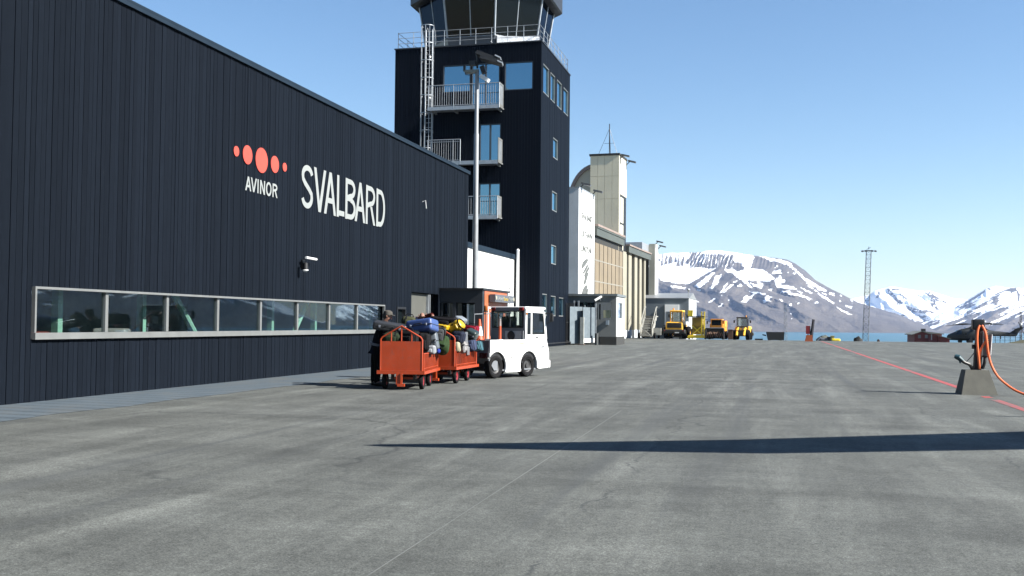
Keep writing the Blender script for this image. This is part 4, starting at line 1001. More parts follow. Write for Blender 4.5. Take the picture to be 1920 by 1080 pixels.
m_ = MB(); m_.box(-12.66, -12.46, 74.3, 74.5, 0, .85); m_.build('foot_box', PANG, gt)
m_ = MB(); m_.box(-13.75, -13.3, 73.55, 73.9, .0, .06); m_.build('base', M('rusty_base', (.20, .10, .07), .8), gt)
fn = thing('steel_fence', 'dark upright bar fence filling the gap between tower and gate', 'fence', (-14.7, 73.5, 0))
for i in range(8):
    m_ = MB(); x = -14.52 + i * .05; y = 73.0 + .2 * i; m_.tube([(x, y, 0), (x, y, 3.0)], .03, 5); m_.build('bar', BLACK, fn)
for z in (.3, 1.6): m_ = MB(); m_.tube([(-14.52, 73.0, z), (-14.15, 74.5, z)], .03, 5); m_.build('rail', BLACK, fn)
lr = thing('low_rail', 'low dark rail along the foot of the tower wall', 'rail', (-14.2, 69, 0))
m_ = MB(); m_.tube([(-14.2, 65, .22), (-14.2, 73, .22)], .045, 6)
m_.tube([(-14.2, 65, .22), (-14.2, 65, 0)], .045, 6); m_.tube([(-14.2, 73, .22), (-14.2, 73, 0)], .045, 6); m_.build('bar', BLACK, lr)

# ------------------------------------------------------------------ far end of the apron
YF = 113.0
def fx(px, Y=YF): return atY(px, 620, Y).x
def fz(px, py, Y=YF): return atY(px, py, Y).z
# blue-grey shed
sx0, sx1, sy_ = fx(1225, 128), fx(1291, 128), 128.0
sh_ = thing('storage_shed', 'blue-grey sheet metal shed with a white door surround beyond the yellow machines', 'shed', ((sx0 + sx1) / 2, sy_, 0))
SHED = M('blue_grey_sheet', (.33, .39, .44), .5, .15, .06, 1)
zt = fz(1270, 553, 128)
m_ = MB(); m_.box(sx0 - 4, sx1, sy_, sy_ + .2, -1, zt - .4); m_.box(sx0 - 4, sx0 - 3.8, sy_ + .2, sy_ + 12, -1, zt - .4); m_.box(sx0 - 4, sx1, sy_ + 12, sy_ + 12.2, -1, zt - .4); m_.build('wall', SHED, sh_)
m_ = MB(); m_.prism([(sx1 - .02, sy_ + .21, -1), (sx1 - .02, sy_ + 12, -1), (sx1 - .02, sy_ + 12, zt - .4), (sx1 - .02, sy_ + 6, zt + .35), (sx1 - .02, sy_ + .21, zt - .4)], (.06, 0, 0)); m_.build('gable', WHITEW, sh_)
m_ = MB(); m_.prism([(sx1 + .1, sy_ - .1, zt - .4), (sx1 + .1, sy_ + 6, zt + .4), (sx1 + .1, sy_ + 12.3, zt - .4)], (sx0 - 4.1 - sx1, 0, 0)); m_.build('roof', M('pale_roof', (.45, .47, .48), .5, .2), sh_)
dx0, dx1, dz = fx(1246.5, 127.9), fx(1273, 127.9), fz(1258, 571, 127.9)
m_ = MB(); m_.box(dx0, dx1, sy_ - .25, sy_ - .0, -1, dz); ds = m_.build('door_surround', M('door_white', (.95, .95, .94), .4, 0, .02), sh_)
m_ = MB(); m_.box(fx(1249, 127.7), fx(1257, 127.7), sy_ - .28, sy_ - .25, -1, fz(1250, 584, 127.7)); m_.build('door', M('grey_door', (.25, .30, .34), .5), ds)
m_ = MB(); m_.box(fx(1283, 126), fx(1288, 126), 125, 128, -1, 1.9); m_.build('side_cabinet', WHITEW, sh_)
m_ = MB(); q = atY(1291, 545, 128.5); m_.tube([(q.x, 128.5, zt - .4), (q.x, 128.5, q.z)], .06, 5); m_.ball((q.x, 128.5, q.z + .1), .2, 8); m_.build('pole_lamp', GALV, sh_)

# boarding stairs, seen from the front
bs = thing('boarding_stairs', 'white mobile boarding stairs parked against the end of the hangar', 'stairs', (fx(1217, 112), 112.3, 0))
xa, xb = fx(1202, 112), fx(1224, 112); zt = fz(1213, 592, 112); WS = M('stairs_white', (.68, .67, .60), .5, 0, .1, 4, dirt=.4)
for x in (xa, xb):
    m_ = MB(); m_.prism([(x - .05, 111.2, .25), (x - .05, 111.2, .75), (x - .05, 115.2, zt + .1), (x - .05, 115.2, zt - .45)], (.1, 0, 0)); m_.build('side_beam', WS, bs)
    m_ = MB(); m_.tube([(x, 111.2, 1.5), (x, 115.2, zt + 1.0), (x, 116.4, zt + 1.0)], .04, 5); m_.tube([(x, 111.2, .6), (x, 111.2, 1.5)], .04, 5); m_.tube([(x, 115.2, zt), (x, 115.2, zt + 1)], .04, 5); m_.tube([(x, 113.2, 1.6), (x, 113.2, zt * .5 + 1.2)], .03, 5); m_.build('handrail', WS, bs)
for i in range(12):
    t = i / 11; m_ = MB(); m_.box(xa + .06, xb - .06, 111.2 + 4 * t, 111.5 + 4 * t, .27 + (zt - .4) * t, .37 + (zt - .4) * t); m_.build('step', WS, bs)
m_ = MB(); m_.box(xa - .05, xb + .05, 115.2, 116.6, zt - .1, zt); m_.build('platform', WS, bs)
m_ = MB(); m_.box(xa + .2, xb - .2, 111.0, 111.1, 1.1, 1.2); m_.box(xa + .1, xb - .1, 111.02, 111.1, .35, .45); m_.tube([(xa + .2, 111.05, .4), (xb - .2, 111.05, 1.2)], .04, 5); m_.tube([(xb - .2, 111.05, .4), (xa + .2, 111.05, 1.2)], .04, 5); m_.build('cross_brace', WS, bs)
for (x, y) in ((xa - .2, 112), (xb + .2, 112), (xa - .2, 116), (xb + .2, 116)):
    m_ = MB(); m_.lathe([(.2, -.1), (.32, -.1), (.32, .1), (.2, .1)], (x, y, .32), (0, R(90), 0), 14); m_.build('wheel', RUB, bs)
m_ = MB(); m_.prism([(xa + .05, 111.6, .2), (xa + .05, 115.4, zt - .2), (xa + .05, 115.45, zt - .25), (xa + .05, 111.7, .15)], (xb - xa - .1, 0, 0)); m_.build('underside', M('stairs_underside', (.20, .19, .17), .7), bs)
m_ = MB(); m_.box(xa - .05, xb + .05, 112.2, 116.4, .42, .75); m_.box(xb + .1, xb + .85, 112.2, 114.4, .4, 1.15); m_.build('chassis', WS, bs)

def wheel(root, c, r, w, tm=RUB, rm=None, lat=(1, 0, 0), name='wheel', rim_r=.55):
    """tyre with rim as its child; lat = axle direction"""
    q = Vector((0, 0, 1)).rotation_difference(Vector(lat)).to_euler(); h = w / 2
    m_ = MB(); m_.lathe([(r * rim_r, -h * .75), (r * .82, -h), (r * .95, -h * .85), (r, -h * .45), (r, h * .45), (r * .95, h * .85), (r * .82, h), (r * rim_r, h * .75)], c, tuple(q), 22, not rm); t = m_.build(name, tm, root, world=False)
    if rm:
        m_ = MB(); m_.lathe([(r * .1, -h * .5), (r * rim_r, -h * .62), (r * rim_r, h * .62), (r * .42, h * .3), (r * .2, h * .3), (r * .18, h * .62), (.01, h * .62)], c, tuple(q), 18); m_.build('rim', rm, t, world=False)
    return t
YEL = M('machine_yellow', (.80, .43, .035), .45, 0, .08, 2, dirt=.2, k=.8)
BRIGHTY = M('lift_yellow', (.82, .62, .03), .45, 0, .08, 2, dirt=.25, k=.8)
ORG = M('machine_orange', (.78, .30, .03), .45, 0, .08, 2, dirt=.2, k=.75)
DKG = M('machine_dark_grey', (.035, .036, .036), .6, 0, .2, 3)

# wheel loader, rear towards the camera
def wheel_loader(loc, rz, label, w=2.5, front=False, group='wheel loaders'):
    t = thing('wheel_loader', label, 'loader', loc, rz, group)
    def B(n, mat, fn, par=None):
        m_ = MB(); fn(m_); return m_.build(n, mat, par or t, world=False)
    B('body', YEL, lambda m: (m.rbox((0, -.6, 1.35), (1.9, 2.2, .95), .18), m.box(-.85, .85, .5, 1.6, .7, 1.6)))
    B('grille', DKG, lambda m: m.rbox((0, -1.68, 1.45), (1.55, .1, .55), .05))
    B('counterweight', DKG, lambda m: m.rbox((0, -1.5, .78), (2.4, .8, .45), .1))
    B('plate', WHITE, lambda m: m.box(.1, .55, -1.93, -1.91, .62, .74))
    c = B('cab', DKG if front else YEL, lambda m: (m.rbox((0, .35, 3.0), (1.45, 1.5, .2), .08), m.box(-.68, .68, -.3, 1.0, 1.6, 1.85), *[m.box(x - .05, x + .05, y - .05, y + .05, 1.85, 2.95) for x in (-.63, .63) for y in (-.25, .95)]))
    for q in ((-.58, .58, -.27, -.25, 1.85, 2.92), (-.58, .58, .95, .97, 1.85, 2.92), (-.65, -.63, -.2, .9, 1.85, 2.92), (.63, .65, -.2, .9, 1.85, 2.92)): B('window', GLASSC, lambda m: m.box(*q), c)
    B('beacon', ORG, lambda m: m.cyl((-.4, .2, 3.1), (-.4, .2, 3.32), .08), c)
    for s in (-1, 1): B('mirror', BLACK, lambda m: (m.box(s * 1.0 - .09, s * 1.0 + .09, .9, .96, 2.3, 2.65), m.tube([(s * .65, .95, 2.75), (s * 1.0, .93, 2.6)], .02, 4)), c)
    for s in (-1, 1):
        for y in (-.75, 2.1): wheel(t, (s * (w / 2 - .28), y, .68), .68, .52, RUB, YEL)
        B('fender', DKG, lambda m: m.box(s * (w / 2 - .28) - .28, s * (w / 2 - .28) + .28, -1.35, -.15, 1.4, 1.47))
        B('tail_lamp', M('red_lens', (.5, .02, .02), .3), lambda m: m.box(s * 1.0 - .07, s * 1.0 + .07, -1.93, -1.9, .85, .95))
    if front: B('front_frame', DKG, lambda m: (m.box(-.5, .5, 1.5, 2.9, .5, 1.3), m.tube([(-.2, 2.9, .7), (-.2, 2.2, 1.7)], .07, 6), m.tube([(.2, 2.9, .7), (.2, 2.2, 1.7)], .07, 6)))
    for s in (-1, 1): B('lift_arm', YEL, lambda m: m.tube([(s * .45, 1.4, 1.6), (s * .45, 2.6, 1.35), (s * .45, 3.3, .6)], .13, 6))
    if not front: B('bucket', DKG, lambda m: m.prism([(-1.3, 3.1, 1.1), (-1.3, 3.2, .25), (-1.3, 4.3, .1), (-1.3, 4.2, .2), (-1.3, 3.4, .4), (-1.3, 3.3, 1.1)], (2.6, 0, 0)))
    return t
wheel_loader((fx(1266, 112.5), 114.3, 0), R(-4), 'yellow wheel loader with dark grille, back to the camera, nearest the boarding stairs')
t2 = wheel_loader((fx(1391, 112.5), 116.5, -.05), R(176), 'wheel loader facing the camera with big tyres and exposed lift arms', 2.2, True); t2.scale = (.86, .86, .80)

# yellow scissor lift stairs
xl = fx(1308, 112.6); sl_ = thing('scissor_lift', 'bright yellow lift truck with crossed scissor legs and a raised platform', 'lift', (xl, 113.4, 0), R(-3))
def SB_(n, mat, fn, par=None):
    m_ = MB(); fn(m_); return m_.build(n, mat, par or sl_, world=False)
SB_('base', BRIGHTY, lambda m: (m.box(-.95, .9, -.9, 2.2, .25, .42), m.box(-1.0, .95, -1.0, -.9, .12, .34)))
for s in (-1, 1):
    SB_('scissor_leg', BRIGHTY, lambda m: m.tube([(-s * .6, -.85, .4), (s * .6, -.8, 1.5)], .06, 5))
    SB_('upright', BRIGHTY, lambda m: m.box(.62 + .14 * s - .06, .62 + .14 * s + .06, -.9, -.75, .4, 2.95))
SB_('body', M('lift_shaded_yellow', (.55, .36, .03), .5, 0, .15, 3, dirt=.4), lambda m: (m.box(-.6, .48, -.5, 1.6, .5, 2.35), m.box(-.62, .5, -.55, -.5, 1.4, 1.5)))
SB_('deck', DKG, lambda m: m.box(-1.0, .8, -.95, 1.8, 2.38, 2.46))
SB_('platform_panel', BRIGHTY, lambda m: (m.box(-.98, -.5, -.9, -.85, 2.46, 3.1), m.box(-1.0, -.95, -.85, .4, 2.46, 3.1), m.tube([(-.5, -.88, 2.46), (-.45, -.88, 3.2)], .03, 5)))
SB_('ladder', BRIGHTY, lambda m: [m.box(.5, .78, -.95, -.92, .5 + .28 * k, .55 + .28 * k) for k in range(8)])
for s in (-1, 1):
    for y in (-.6, 1.7): wheel(sl_, (s * .85, y, .25), .25, .2, RUB, BRIGHTY)

# orange snow blower
xo = fx(1342, 112.5); ob = thing('snow_blower', 'orange snow blower with dark auger box in front and glazed cab', 'snow blower', (xo, 113.2, 0), R(-5))
def OB_(n, mat, fn, par=None):
    m_ = MB(); fn(m_); return m_.build(n, mat, par or ob, world=False)
OB_('body', ORG, lambda m: (m.rbox((.05, 1.6, 1.25), (1.5, 3.0, .8), .08), m.box(.45, .85, .3, 2.4, 1.3, 2.0)))
c = OB_('cab', ORG, lambda m: (m.rbox((.05, .35, 2.12), (1.25, 1.3, .12), .05), m.box(-.55, .65, -.2, .9, 1.15, 1.5), *[m.box(x - .05, x + .05, y - .05, y + .05, 1.5, 2.1) for x in (-.5, .6) for y in (-.15, .85)]))
OB_('windscreen', GLASSD, lambda m: m.box(-.45, .55, -.19, -.17, 1.5, 2.06), c); OB_('side_window', GLASSD, lambda m: m.box(.62, .64, -.1, .8, 1.5, 2.06), c)
OB_('auger_box', BLACK, lambda m: (m.box(-.95, .95, -1.3, -1.2, 1.08, 1.2), m.box(-.95, .95, -.62, -.55, .08, 1.2), m.box(-.97, -.9, -1.3, -.55, .05, 1.15), m.box(.9, .97, -1.3, -.55, .05, 1.15)))
OB_('auger', M('worn_steel', (.25, .16, .11), .5, .6, .4, 8), lambda m: [m.obox((-.8 + .2 * k, -.95, .5), (.05, .5, .5), (k * .6, R(20 if k < 4 else -20), 0)) for k in range(9)])
OB_('box_edge', WHITEW, lambda m: m.box(-.98, .98, -1.32, -1.3, 1.2, 1.26)); OB_('mirror', BLACK, lambda m: (m.box(-1.05, -.92, .2, .25, 1.65, 1.95), m.tube([(-.55, .2, 1.9), (-.95, .22, 1.85)], .02, 4)))
for s in (-1, 1):
    for y in (.3, 2.4): wheel(ob, (s * .72, y, .45), .45, .35, RUB, ORG)
# rusty plate beside the second loader
m_ = MB(); x0 = fx(1364.5); m_.box(x0, x0 + .5, 113.5, 114.1, 0, 1.0); m_.box(x0 - .03, x0 + .53, 113.45, 114.15, 1.0, 1.06); rb_ = m_.build('tool_box', M('rusty_brown', (.17, .085, .05), .7, 0, .3, 4), None, loc=(x0, 113.8, 0)); tag(rb_, 'rust-brown metal box left of the loader with the lift arms', 'box')
# black dump bin
x0, x1 = fx(1434), fx(1471); bn = thing('dump_bin', 'long black open bin sitting at the apron edge against the sea', 'bin', ((x0 + x1) / 2, 113.5, -.1))
m_ = MB(); m_.prism([(x0 + .3, 113, -.0), (x0 + .12, 113, .85), (x1, 113, .85), (x1 - .05, 113, 0)], (0, 1.2, 0)); m_.build('body', M('black_bin', (.018, .022, .02), .6), bn)
m_ = MB(); m_.prism([(x0 + .12, 113.0, .55), (x0 - .25, 113.0, .6), (x0 - .25, 113.0, .5), (x0 + .14, 113, .4)], (0, 1.2, 0)); m_.build('lip', BLACK, bn)
for x in (x0 + .5, x1 - .4): m_ = MB(); m_.box(x - .12, x + .12, 113.1, 114.1, -.1, .0); m_.build('skid', BLACK, bn)
m_ = MB(); m_.box(fx(1415), fx(1430), 113.8, 114.6, -.05, .12); tag(m_.build('steel_plate', DKG, None, loc=(fx(1422), 114, 0)), 'low dark steel slab lying at the apron edge', 'slab')

# hydrant post with orange block (far)
x0 = fx(1517, 106.5); hp = thing('hydrant_post', 'far red service box and dark leaning post on an orange block', 'service post', (x0, 106.5, 0), 0, 'apron service posts')
m_ = MB(); m_.prism([(x0 - .40, 106.2, 0), (x0 + .36, 106.2, 0), (x0 + .30, 106.2, .62), (x0 - .26, 106.2, .62)], (0, .7, 0)); m_.build('block', M('bright_orange_block', (.85, .20, .06), .6, 0, .1, 4), hp)
q0, q1 = atY(1511, 626, 106.4), atY(1518, 611, 106.4); m_ = MB(); m_.box(q0.x, q1.x, 106.3, 106.6, q0.z, q1.z); m_.build('box', M('deep_red', (.45, .02, .03), .5), hp)
m_ = MB(); m_.box(q1.x, q1.x + .07, 106.3, 106.6, q0.z, q1.z); m_.build('box_side', BLACK, hp)
m_ = MB(); a, b_ = atY(1521, 634, 106.5), atY(1525.5, 599, 106.5); m_.tube([a, b_], [.16, .13], 8); m_.tube([(x0 - .1, 106.4, .6), (x0 - .1, 106.4, q0.z)], .05, 5); m_.tube([(x0 + .1, 106.4, .6), (x0 + .08, 106.4, 1.3)], .05, 5); m_.build('post', M('dark_blue_post', (.02, .022, .04), .6), hp)

# small excavator half below the edge
xe = fx(1555, 118); ex = thing('mini_excavator', 'small yellow excavator with a pale arm half hidden below the apron edge', 'excavator', (xe, 118, -.3))
def P3(px, py, Y=118): return atY(px, py, Y)
m_ = MB(); m_.rbox(P3(1567, 638.5), (.9, 1.2, .4), .1); m_.build('body', BRIGHTY, ex)
a, b_ = P3(1557.5, 641), P3(1564, 630.5); m_ = MB(); m_.box(a.x, b_.x, 117.6, 117.7, a.z, b_.z); m_.box(a.x, b_.x, 118.2, 118.3, a.z, b_.z); m_.box(a.x - .05, b_.x + .05, 117.55, 118.35, b_.z, b_.z + .06); m_.build('cab', M('pale_yellow', (.75, .68, .28), .5), ex)
m_ = MB(); m_.obox(P3(1554, 635.5), (.4, .4, .45)); m_.build('engine', DKG, ex)
m_ = MB(); m_.tube([P3(1532, 640), P3(1539.5, 632.5)], .08, 6); m_.build('arm', WHITE, ex)
m_ = MB(); m_.tube([P3(1530, 642), P3(1575, 642)], .18, 6); m_.build('track', RUB, ex)
m_ = MB(); m_.rbox(P3(1545, 638), (1.0, .5, .5), .2); m_.build('bucket', M('blue_grey_steel', (.16, .18, .22), .5), ex)
def mound(name, label, cat, px, py, Y, w, h, col, seed):
    p = atY(px, py, Y); m_ = MB(); m_.ball((p.x, Y, p.z), (w, w * .8, h), 18, (0, 0, 0), .35, seed)
    tag(m_.build(name, M(name + '_surface_' + str(seed), col, .9, 0, .35, 6, .5, 12), None, loc=(p.x, Y, p.z)), label, cat)
mound('gravel_heap', 'rounded grey-green heap behind the small excavator', 'heap', 1543, 642, 121, .85, .75, (.10, .11, .085), 3)
mound('rock', 'dark rounded rock left of the lattice mast foot', 'rock', 1608.5, 642, 119, .48, .62, (.035, .035, .03), 5)
mound('rock', 'tiny dark red lump right of the lattice mast foot', 'rock', 1647, 641.5, 119, .16, .32, (.09, .04, .035), 8)

# red barn
xa, xb = fx(1714.5, 132), fx(1763, 132); xc = fx(1777, 132); z0, z1 = fz(1740, 650, 132), fz(1730, 626, 132)
bnr = thing('barn', 'dark red wooden house with a pale roof and lean-to below the apron edge', 'house', ((xa + xb) / 2, 134, z0))
RED = M('falu_red_boards', (.20, .04, .038), .7, 0, .18, 3, k=.7); REDL = M('paler_red_boards', (.36, .11, .10), .7, 0, .15, 3, k=.8)  # side wall boards are a paler red than the front
xm = fx(1741, 132)
m_ = MB(); m_.prism([(xa, 132, z0), (xm, 132, z0), (xm, 132, fz(1741, 625, 132)), (fx(1728, 132), 132, fz(1728, 622, 132)), (xa, 132, fz(1714, 627, 132))], (0, 7, 0)); m_.build('wall', RED, bnr)
m_ = MB(); m_.box(xm, xb + .2, 132.2, 138, z0, fz(1750, 626, 132)); m_.build('side_wall', REDL, bnr)
m_ = MB(); m_.prism([(fx(1728, 132), 131.8, fz(1728, 620.5, 132)), (xb + .4, 131.8, fz(1763, 625.6, 132)), (xb + .4, 131.8, fz(1763, 627, 132)), (fx(1740, 132), 131.8, fz(1740, 625.5, 132))], (0, 7.6, 0)); m_.prism([(xa - .3, 131.8, fz(1712, 627, 132)), (fx(1728, 132), 131.8, fz(1728, 620.5, 132)), (fx(1728, 132), 131.8, fz(1728, 622, 132)), (xa - .3, 131.8, fz(1712, 628.3, 132))], (0, 7.6, 0)); rf = m_.build('roof', M('pale_grey_felt', (.33, .34, .31), .8), bnr)
m_ = MB(); q = atY(1731, 621, 134); m_.box(q.x - .25, q.x + .25, 133.8, 134.3, q.z - .3, q.z + .3); m_.build('chimney', BLACK, rf)
m_ = MB(); m_.prism([(fx(1757, 132), 130.6, z0), (xc, 130.6, z0), (xc, 130.6, fz(1777, 635, 132)), (fx(1757, 132), 130.6, fz(1757, 630, 132))], (0, 1.4, 0)); lt = m_.build('lean_to', RED, bnr)
m_ = MB(); m_.prism([(fx(1756, 132), 130.4, fz(1756, 629, 132)), (xc + .15, 130.4, fz(1778, 634.5, 132)), (xc + .15, 130.4, fz(1778, 635.3, 132)), (fx(1756, 132), 130.4, fz(1756, 630, 132))], (0, 1.8, 0)); m_.build('lean_to_roof', M('pale_grey_felt'), lt)
for px in (1724, 1737): m_ = MB(); q = atY(px, 631, 131.96); m_.box(q.x - .16, q.x + .16, 131.94, 132.0, q.z - .2, q.z + .2); m_.build('window', M('pale_curtain', (.45, .45, .45), .6), bnr)
m_ = MB(); q = atY(1747, 631, 132); m_.box(q.x - .05, q.x + .05, 132.1, 132.2, q.z - .4, q.z + .3); m_.build('door_trim', WHITE, bnr)

# lattice light mast, thin masts, fence
YM = 205.0; p0, p1 = atY(1621.5, 641, YM), atY(1629, 470, YM); zb_ = ground_z(0, YM)
lm = thing('lattice_mast', 'tall pale lattice mast with a ring of floodlights, standing against the sky', 'mast', (p0.x, YM, zb_))
m_ = MB(); m_.lattice((p0.x, YM, zb_), p1, .72, .60, 26, .036, 4); m_.build('lattice', M('pale_mast_steel', (.24, .28, .33), .6, .0), lm)
m_ = MB(); m_.box(p1.x - .75, p1.x + .75, YM - .5, YM + .5, p1.z - .1, p1.z + .05); m_.build('head_frame', DKG, lm)
for dx in (-1.15, -.6, .6, 1.15):
    m_ = MB(); m_.obox((p1.x + dx, YM - .3, p1.z - .02 - abs(dx) * .08), (.42, .5, .16), (R(20), R(10 if dx > 0 else -10), 0)); m_.build('floodlight', DKG, lm)
m_ = MB(); m_.tube([(p1.x, YM, p1.z + .2), (p1.x, YM, p1.z + .75)], .05, 5); m_.tube([(p1.x - .4, YM, p1.z + .2), (p1.x + .3, YM, p1.z + .6)], .04, 4); m_.build('aerial', DKG, lm)
def thin_mast(px, pyt, Y, label, w, mat, ball=None):
    t_ = atY(px, pyt, Y); b_ = ground_z(t_.x, Y); t = thing('thin_mast', label, 'mast', (t_.x, Y, b_), 0, None)
    m_ = MB(); m_.lattice((t_.x, Y, b_), t_, w, w * .6, 18, .03, 3, 4); m_.build('lattice', mat, t)
    if ball: q = atY(px, ball, Y); m_ = MB(); m_.ball((q.x, Y, q.z), .25, 8); m_.build('white_ball', WHITE, t)
    return t
thin_mast(1473, 572, 240, 'faint thin lattice mast against the mountain right of the loaders', .5, M('pale_mast_steel'))
thin_mast(1914, 585, 185, 'thin dark mast with a white ball at the right edge behind the helicopter tail', .22, M('dark_blue_post'), 608)
fc = thing('wire_fence', 'low wire fence on posts at the apron edge under the helicopter tail', 'fence', (27, 125, -.2))
xs_ = [fx(p, 125) for p in (1858, 1866, 1875, 1884, 1894, 1904, 1914, 1926, 1940, 1956)]
for x in xs_: m_ = MB(); zg = ground_z(x, 125); m_.tube([(x, 125, zg), (x, 125, zg + .95)], .03, 5); m_.build('post', DKG, fc)
for z in (.35, .65, .92): m_ = MB(); zg = ground_z(0, 125); m_.tube([(xs_[0], 125, zg + z), (xs_[-1], 125, zg + z)], .012, 4); m_.build('wire', DKG, fc)
q = atY(1935, 640, 122); m_ = MB(); m_.ball((q.x, 122, -.35), (2.6, 1.6, .55), 20, (0, 0, 0), .3, 12); tag(m_.build('grass_bank', M('dry_grass', (.13, .125, .06), .9, 0, .35, 3, .5, 15), None, loc=(q.x, 122, -.3)), 'low grassy bank at the apron edge by the right border', 'bank')

# ------------------------------------------------------------------ helicopter (nose to the left)
HYD = 150.0
hn, ht = atY(1775, 632, HYD), atY(1917, 617, HYD); kx = (ht.x - hn.x)
he = thing('helicopter', 'dark grey military helicopter parked with drooping rotor blades behind the hose post', 'helicopter', (hn.x + kx * .4, HYD, ground_z(0, HYD)))
HG = M('helicopter_grey_green', (.028, .034, .036), .55, 0, .2, 1.5); 
def hq(px, py, dy=0): return atY(px, py, HYD) + Vector((0, dy, 0))
secs = [(1775.5, 632.5, .15, .18), (1778, 632, .35, .36), (1786, 630.8, .6, .50), (1795, 628.8, .85, .66), (1803, 627.6, .95, .78), (1820, 627.5, .98, .80), (1838, 627.3, .98, .80), (1850, 626.0, .7, .60), (1862, 625.2, .42, .36), (1880, 626.2, .3, .30), (1896, 627.3, .24, .26), (1905, 627.6, .18, .22)]
vs, fs = [], []
for (px, py, wy, hz_) in secs:
    c = hq(px, py)
    for j in range(12):
        t = 2 * math.pi * j / 12; ct, st2 = math.cos(t), math.sin(t)
        vs.append(c + Vector((0, wy * math.copysign(abs(ct) ** .7, ct), hz_ * math.copysign(abs(st2) ** .7, st2))))
for i in range(len(secs) - 1):
    for j in range(12): fs.append((i * 12 + j, i * 12 + (j + 1) % 12, (i + 1) * 12 + (j + 1) % 12, (i + 1) * 12 + j))
fs += [tuple(reversed(range(12))), tuple(range(len(vs) - 12, len(vs)))]
m_ = MB(); m_.add(vs, fs); m_.build('fuselage', HG, he)
m_ = MB(); m_.prism([hq(1797, 619, -.55), hq(1806, 616.5, -.55), hq(1815, 615, -.55), hq(1824, 610.5, -.55), hq(1836, 610.5, -.55), hq(1846, 614, -.55), hq(1852, 619, -.55)], (0, 1.1, 0)); m_.build('engine_housing', HG, he)
for s in (-1, 1): m_ = MB(); m_.prism([hq(1789, 627, s * .85), hq(1796, 619.5, s * .8), hq(1801, 619.5, s * 1.0), hq(1800, 626.5, s * 1.08)], (0, .05, 0)); m_.build('cockpit_window', GLASSD, he)
m_ = MB(); m_.prism([hq(1787, 627.5, -.5), hq(1795, 619.7, -.5), hq(1795, 619.7, .5), hq(1787, 627.5, .5)], (-.05, 0, .03)); m_.build('windscreen', GLASSD, he)
m_ = MB(); m_.prism([hq(1892, 624.5, -.08), hq(1908, 614.5, -.08), hq(1917, 613.5, -.08), hq(1918, 615.5, -.08), hq(1911, 621, -.08), hq(1906, 630, -.08), hq(1895, 630, -.08)], (0, .16, 0)); m_.build('tail_fin', HG, he)
m_ = MB(); m_.prism([hq(1897, 616.5, -1.2), hq(1909, 615.5, -1.2), hq(1909, 616.5, -1.2), hq(1898, 617.3, -1.2)], (0, 1.2, 0)); m_.build('tailplane', HG, he)
hub = hq(1831, 608.5); m_ = MB(); m_.tube([hq(1831, 611), hub], .16, 8); m_.lathe([(.1, -.1), (.4, -.08), (.4, .1), (.1, .16)], hub, n=12); hb_ = m_.build('rotor_hub', BLACK, he)
for tip in (hq(1772, 611.5, -1.0), hq(1880, 606.3, 1.2), hq(1866, 609, -4.5), hq(1800, 608.5, 5)):
    a = hub; mid_ = (a + tip) / 2 + Vector((0, 0, .12)); pd = (tip - a).cross(Vector((0, 0, 1))).normalized() * .2
    m_ = MB(); m_.prism([a + pd, mid_ + pd, tip + pd, tip - pd, mid_ - pd, a - pd], (0, 0, .05)); m_.build('rotor_blade', BLACK, hb_)
m_ = MB(); tc = hq(1914, 615, -.25); m_.lathe([(.05, -.1), (.2, -.08), (.2, .08), (.05, .1)], tc, (R(90), 0, 0), 10); tr_ = m_.build('tail_rotor', BLACK, he)
for a in range(4): m_ = MB(); d = Vector((math.cos(a * 1.57 + .4), 0, math.sin(a * 1.57 + .4))); m_.tube([tc, tc + d * .9], .05, 5); m_.build('tail_blade', BLACK, tr_)
for (px, dy) in ((1800, 0), (1818, -.9), (1818, .9)):
    q = hq(px, 637, dy); m_ = MB(); m_.tube([(q.x, q.y, q.z + .4), (q.x, q.y, ground_z(0, HYD) + .3)], .07, 6); m_.lathe([(.1, -.12), (.28, -.12), (.28, .12), (.1, .12)], (q.x, q.y, ground_z(0, HYD) + .28), (R(90), 0, 0), 12); m_.build('landing_gear', BLACK, he)
m_ = MB(); q = hq(1876, 632); m_.tube([q + Vector((0, 0, .3)), q - Vector((0, 0, .25))], .08, 5); m_.build('belly_fin', BLACK, he)
for (px, c) in ((1807, (.3, .32, .33)), ):
    m_ = MB(); q = hq(px, 626, -1.07); m_.box(q.x - .25, q.x + .25, q.y - .02, q.y + .02, q.z - .15, q.z + .15); m_.build('door_window', GLASSD, he)
m_ = MB(); text_on(m_, 'LUFTFORSVARET', hq(1862, 626.8, -.45), (1, 0, 0.0), 1.75, .26, .02); m_.build('lettering', M('faint_grey_lettering', (.20, .22, .23), .6), he)

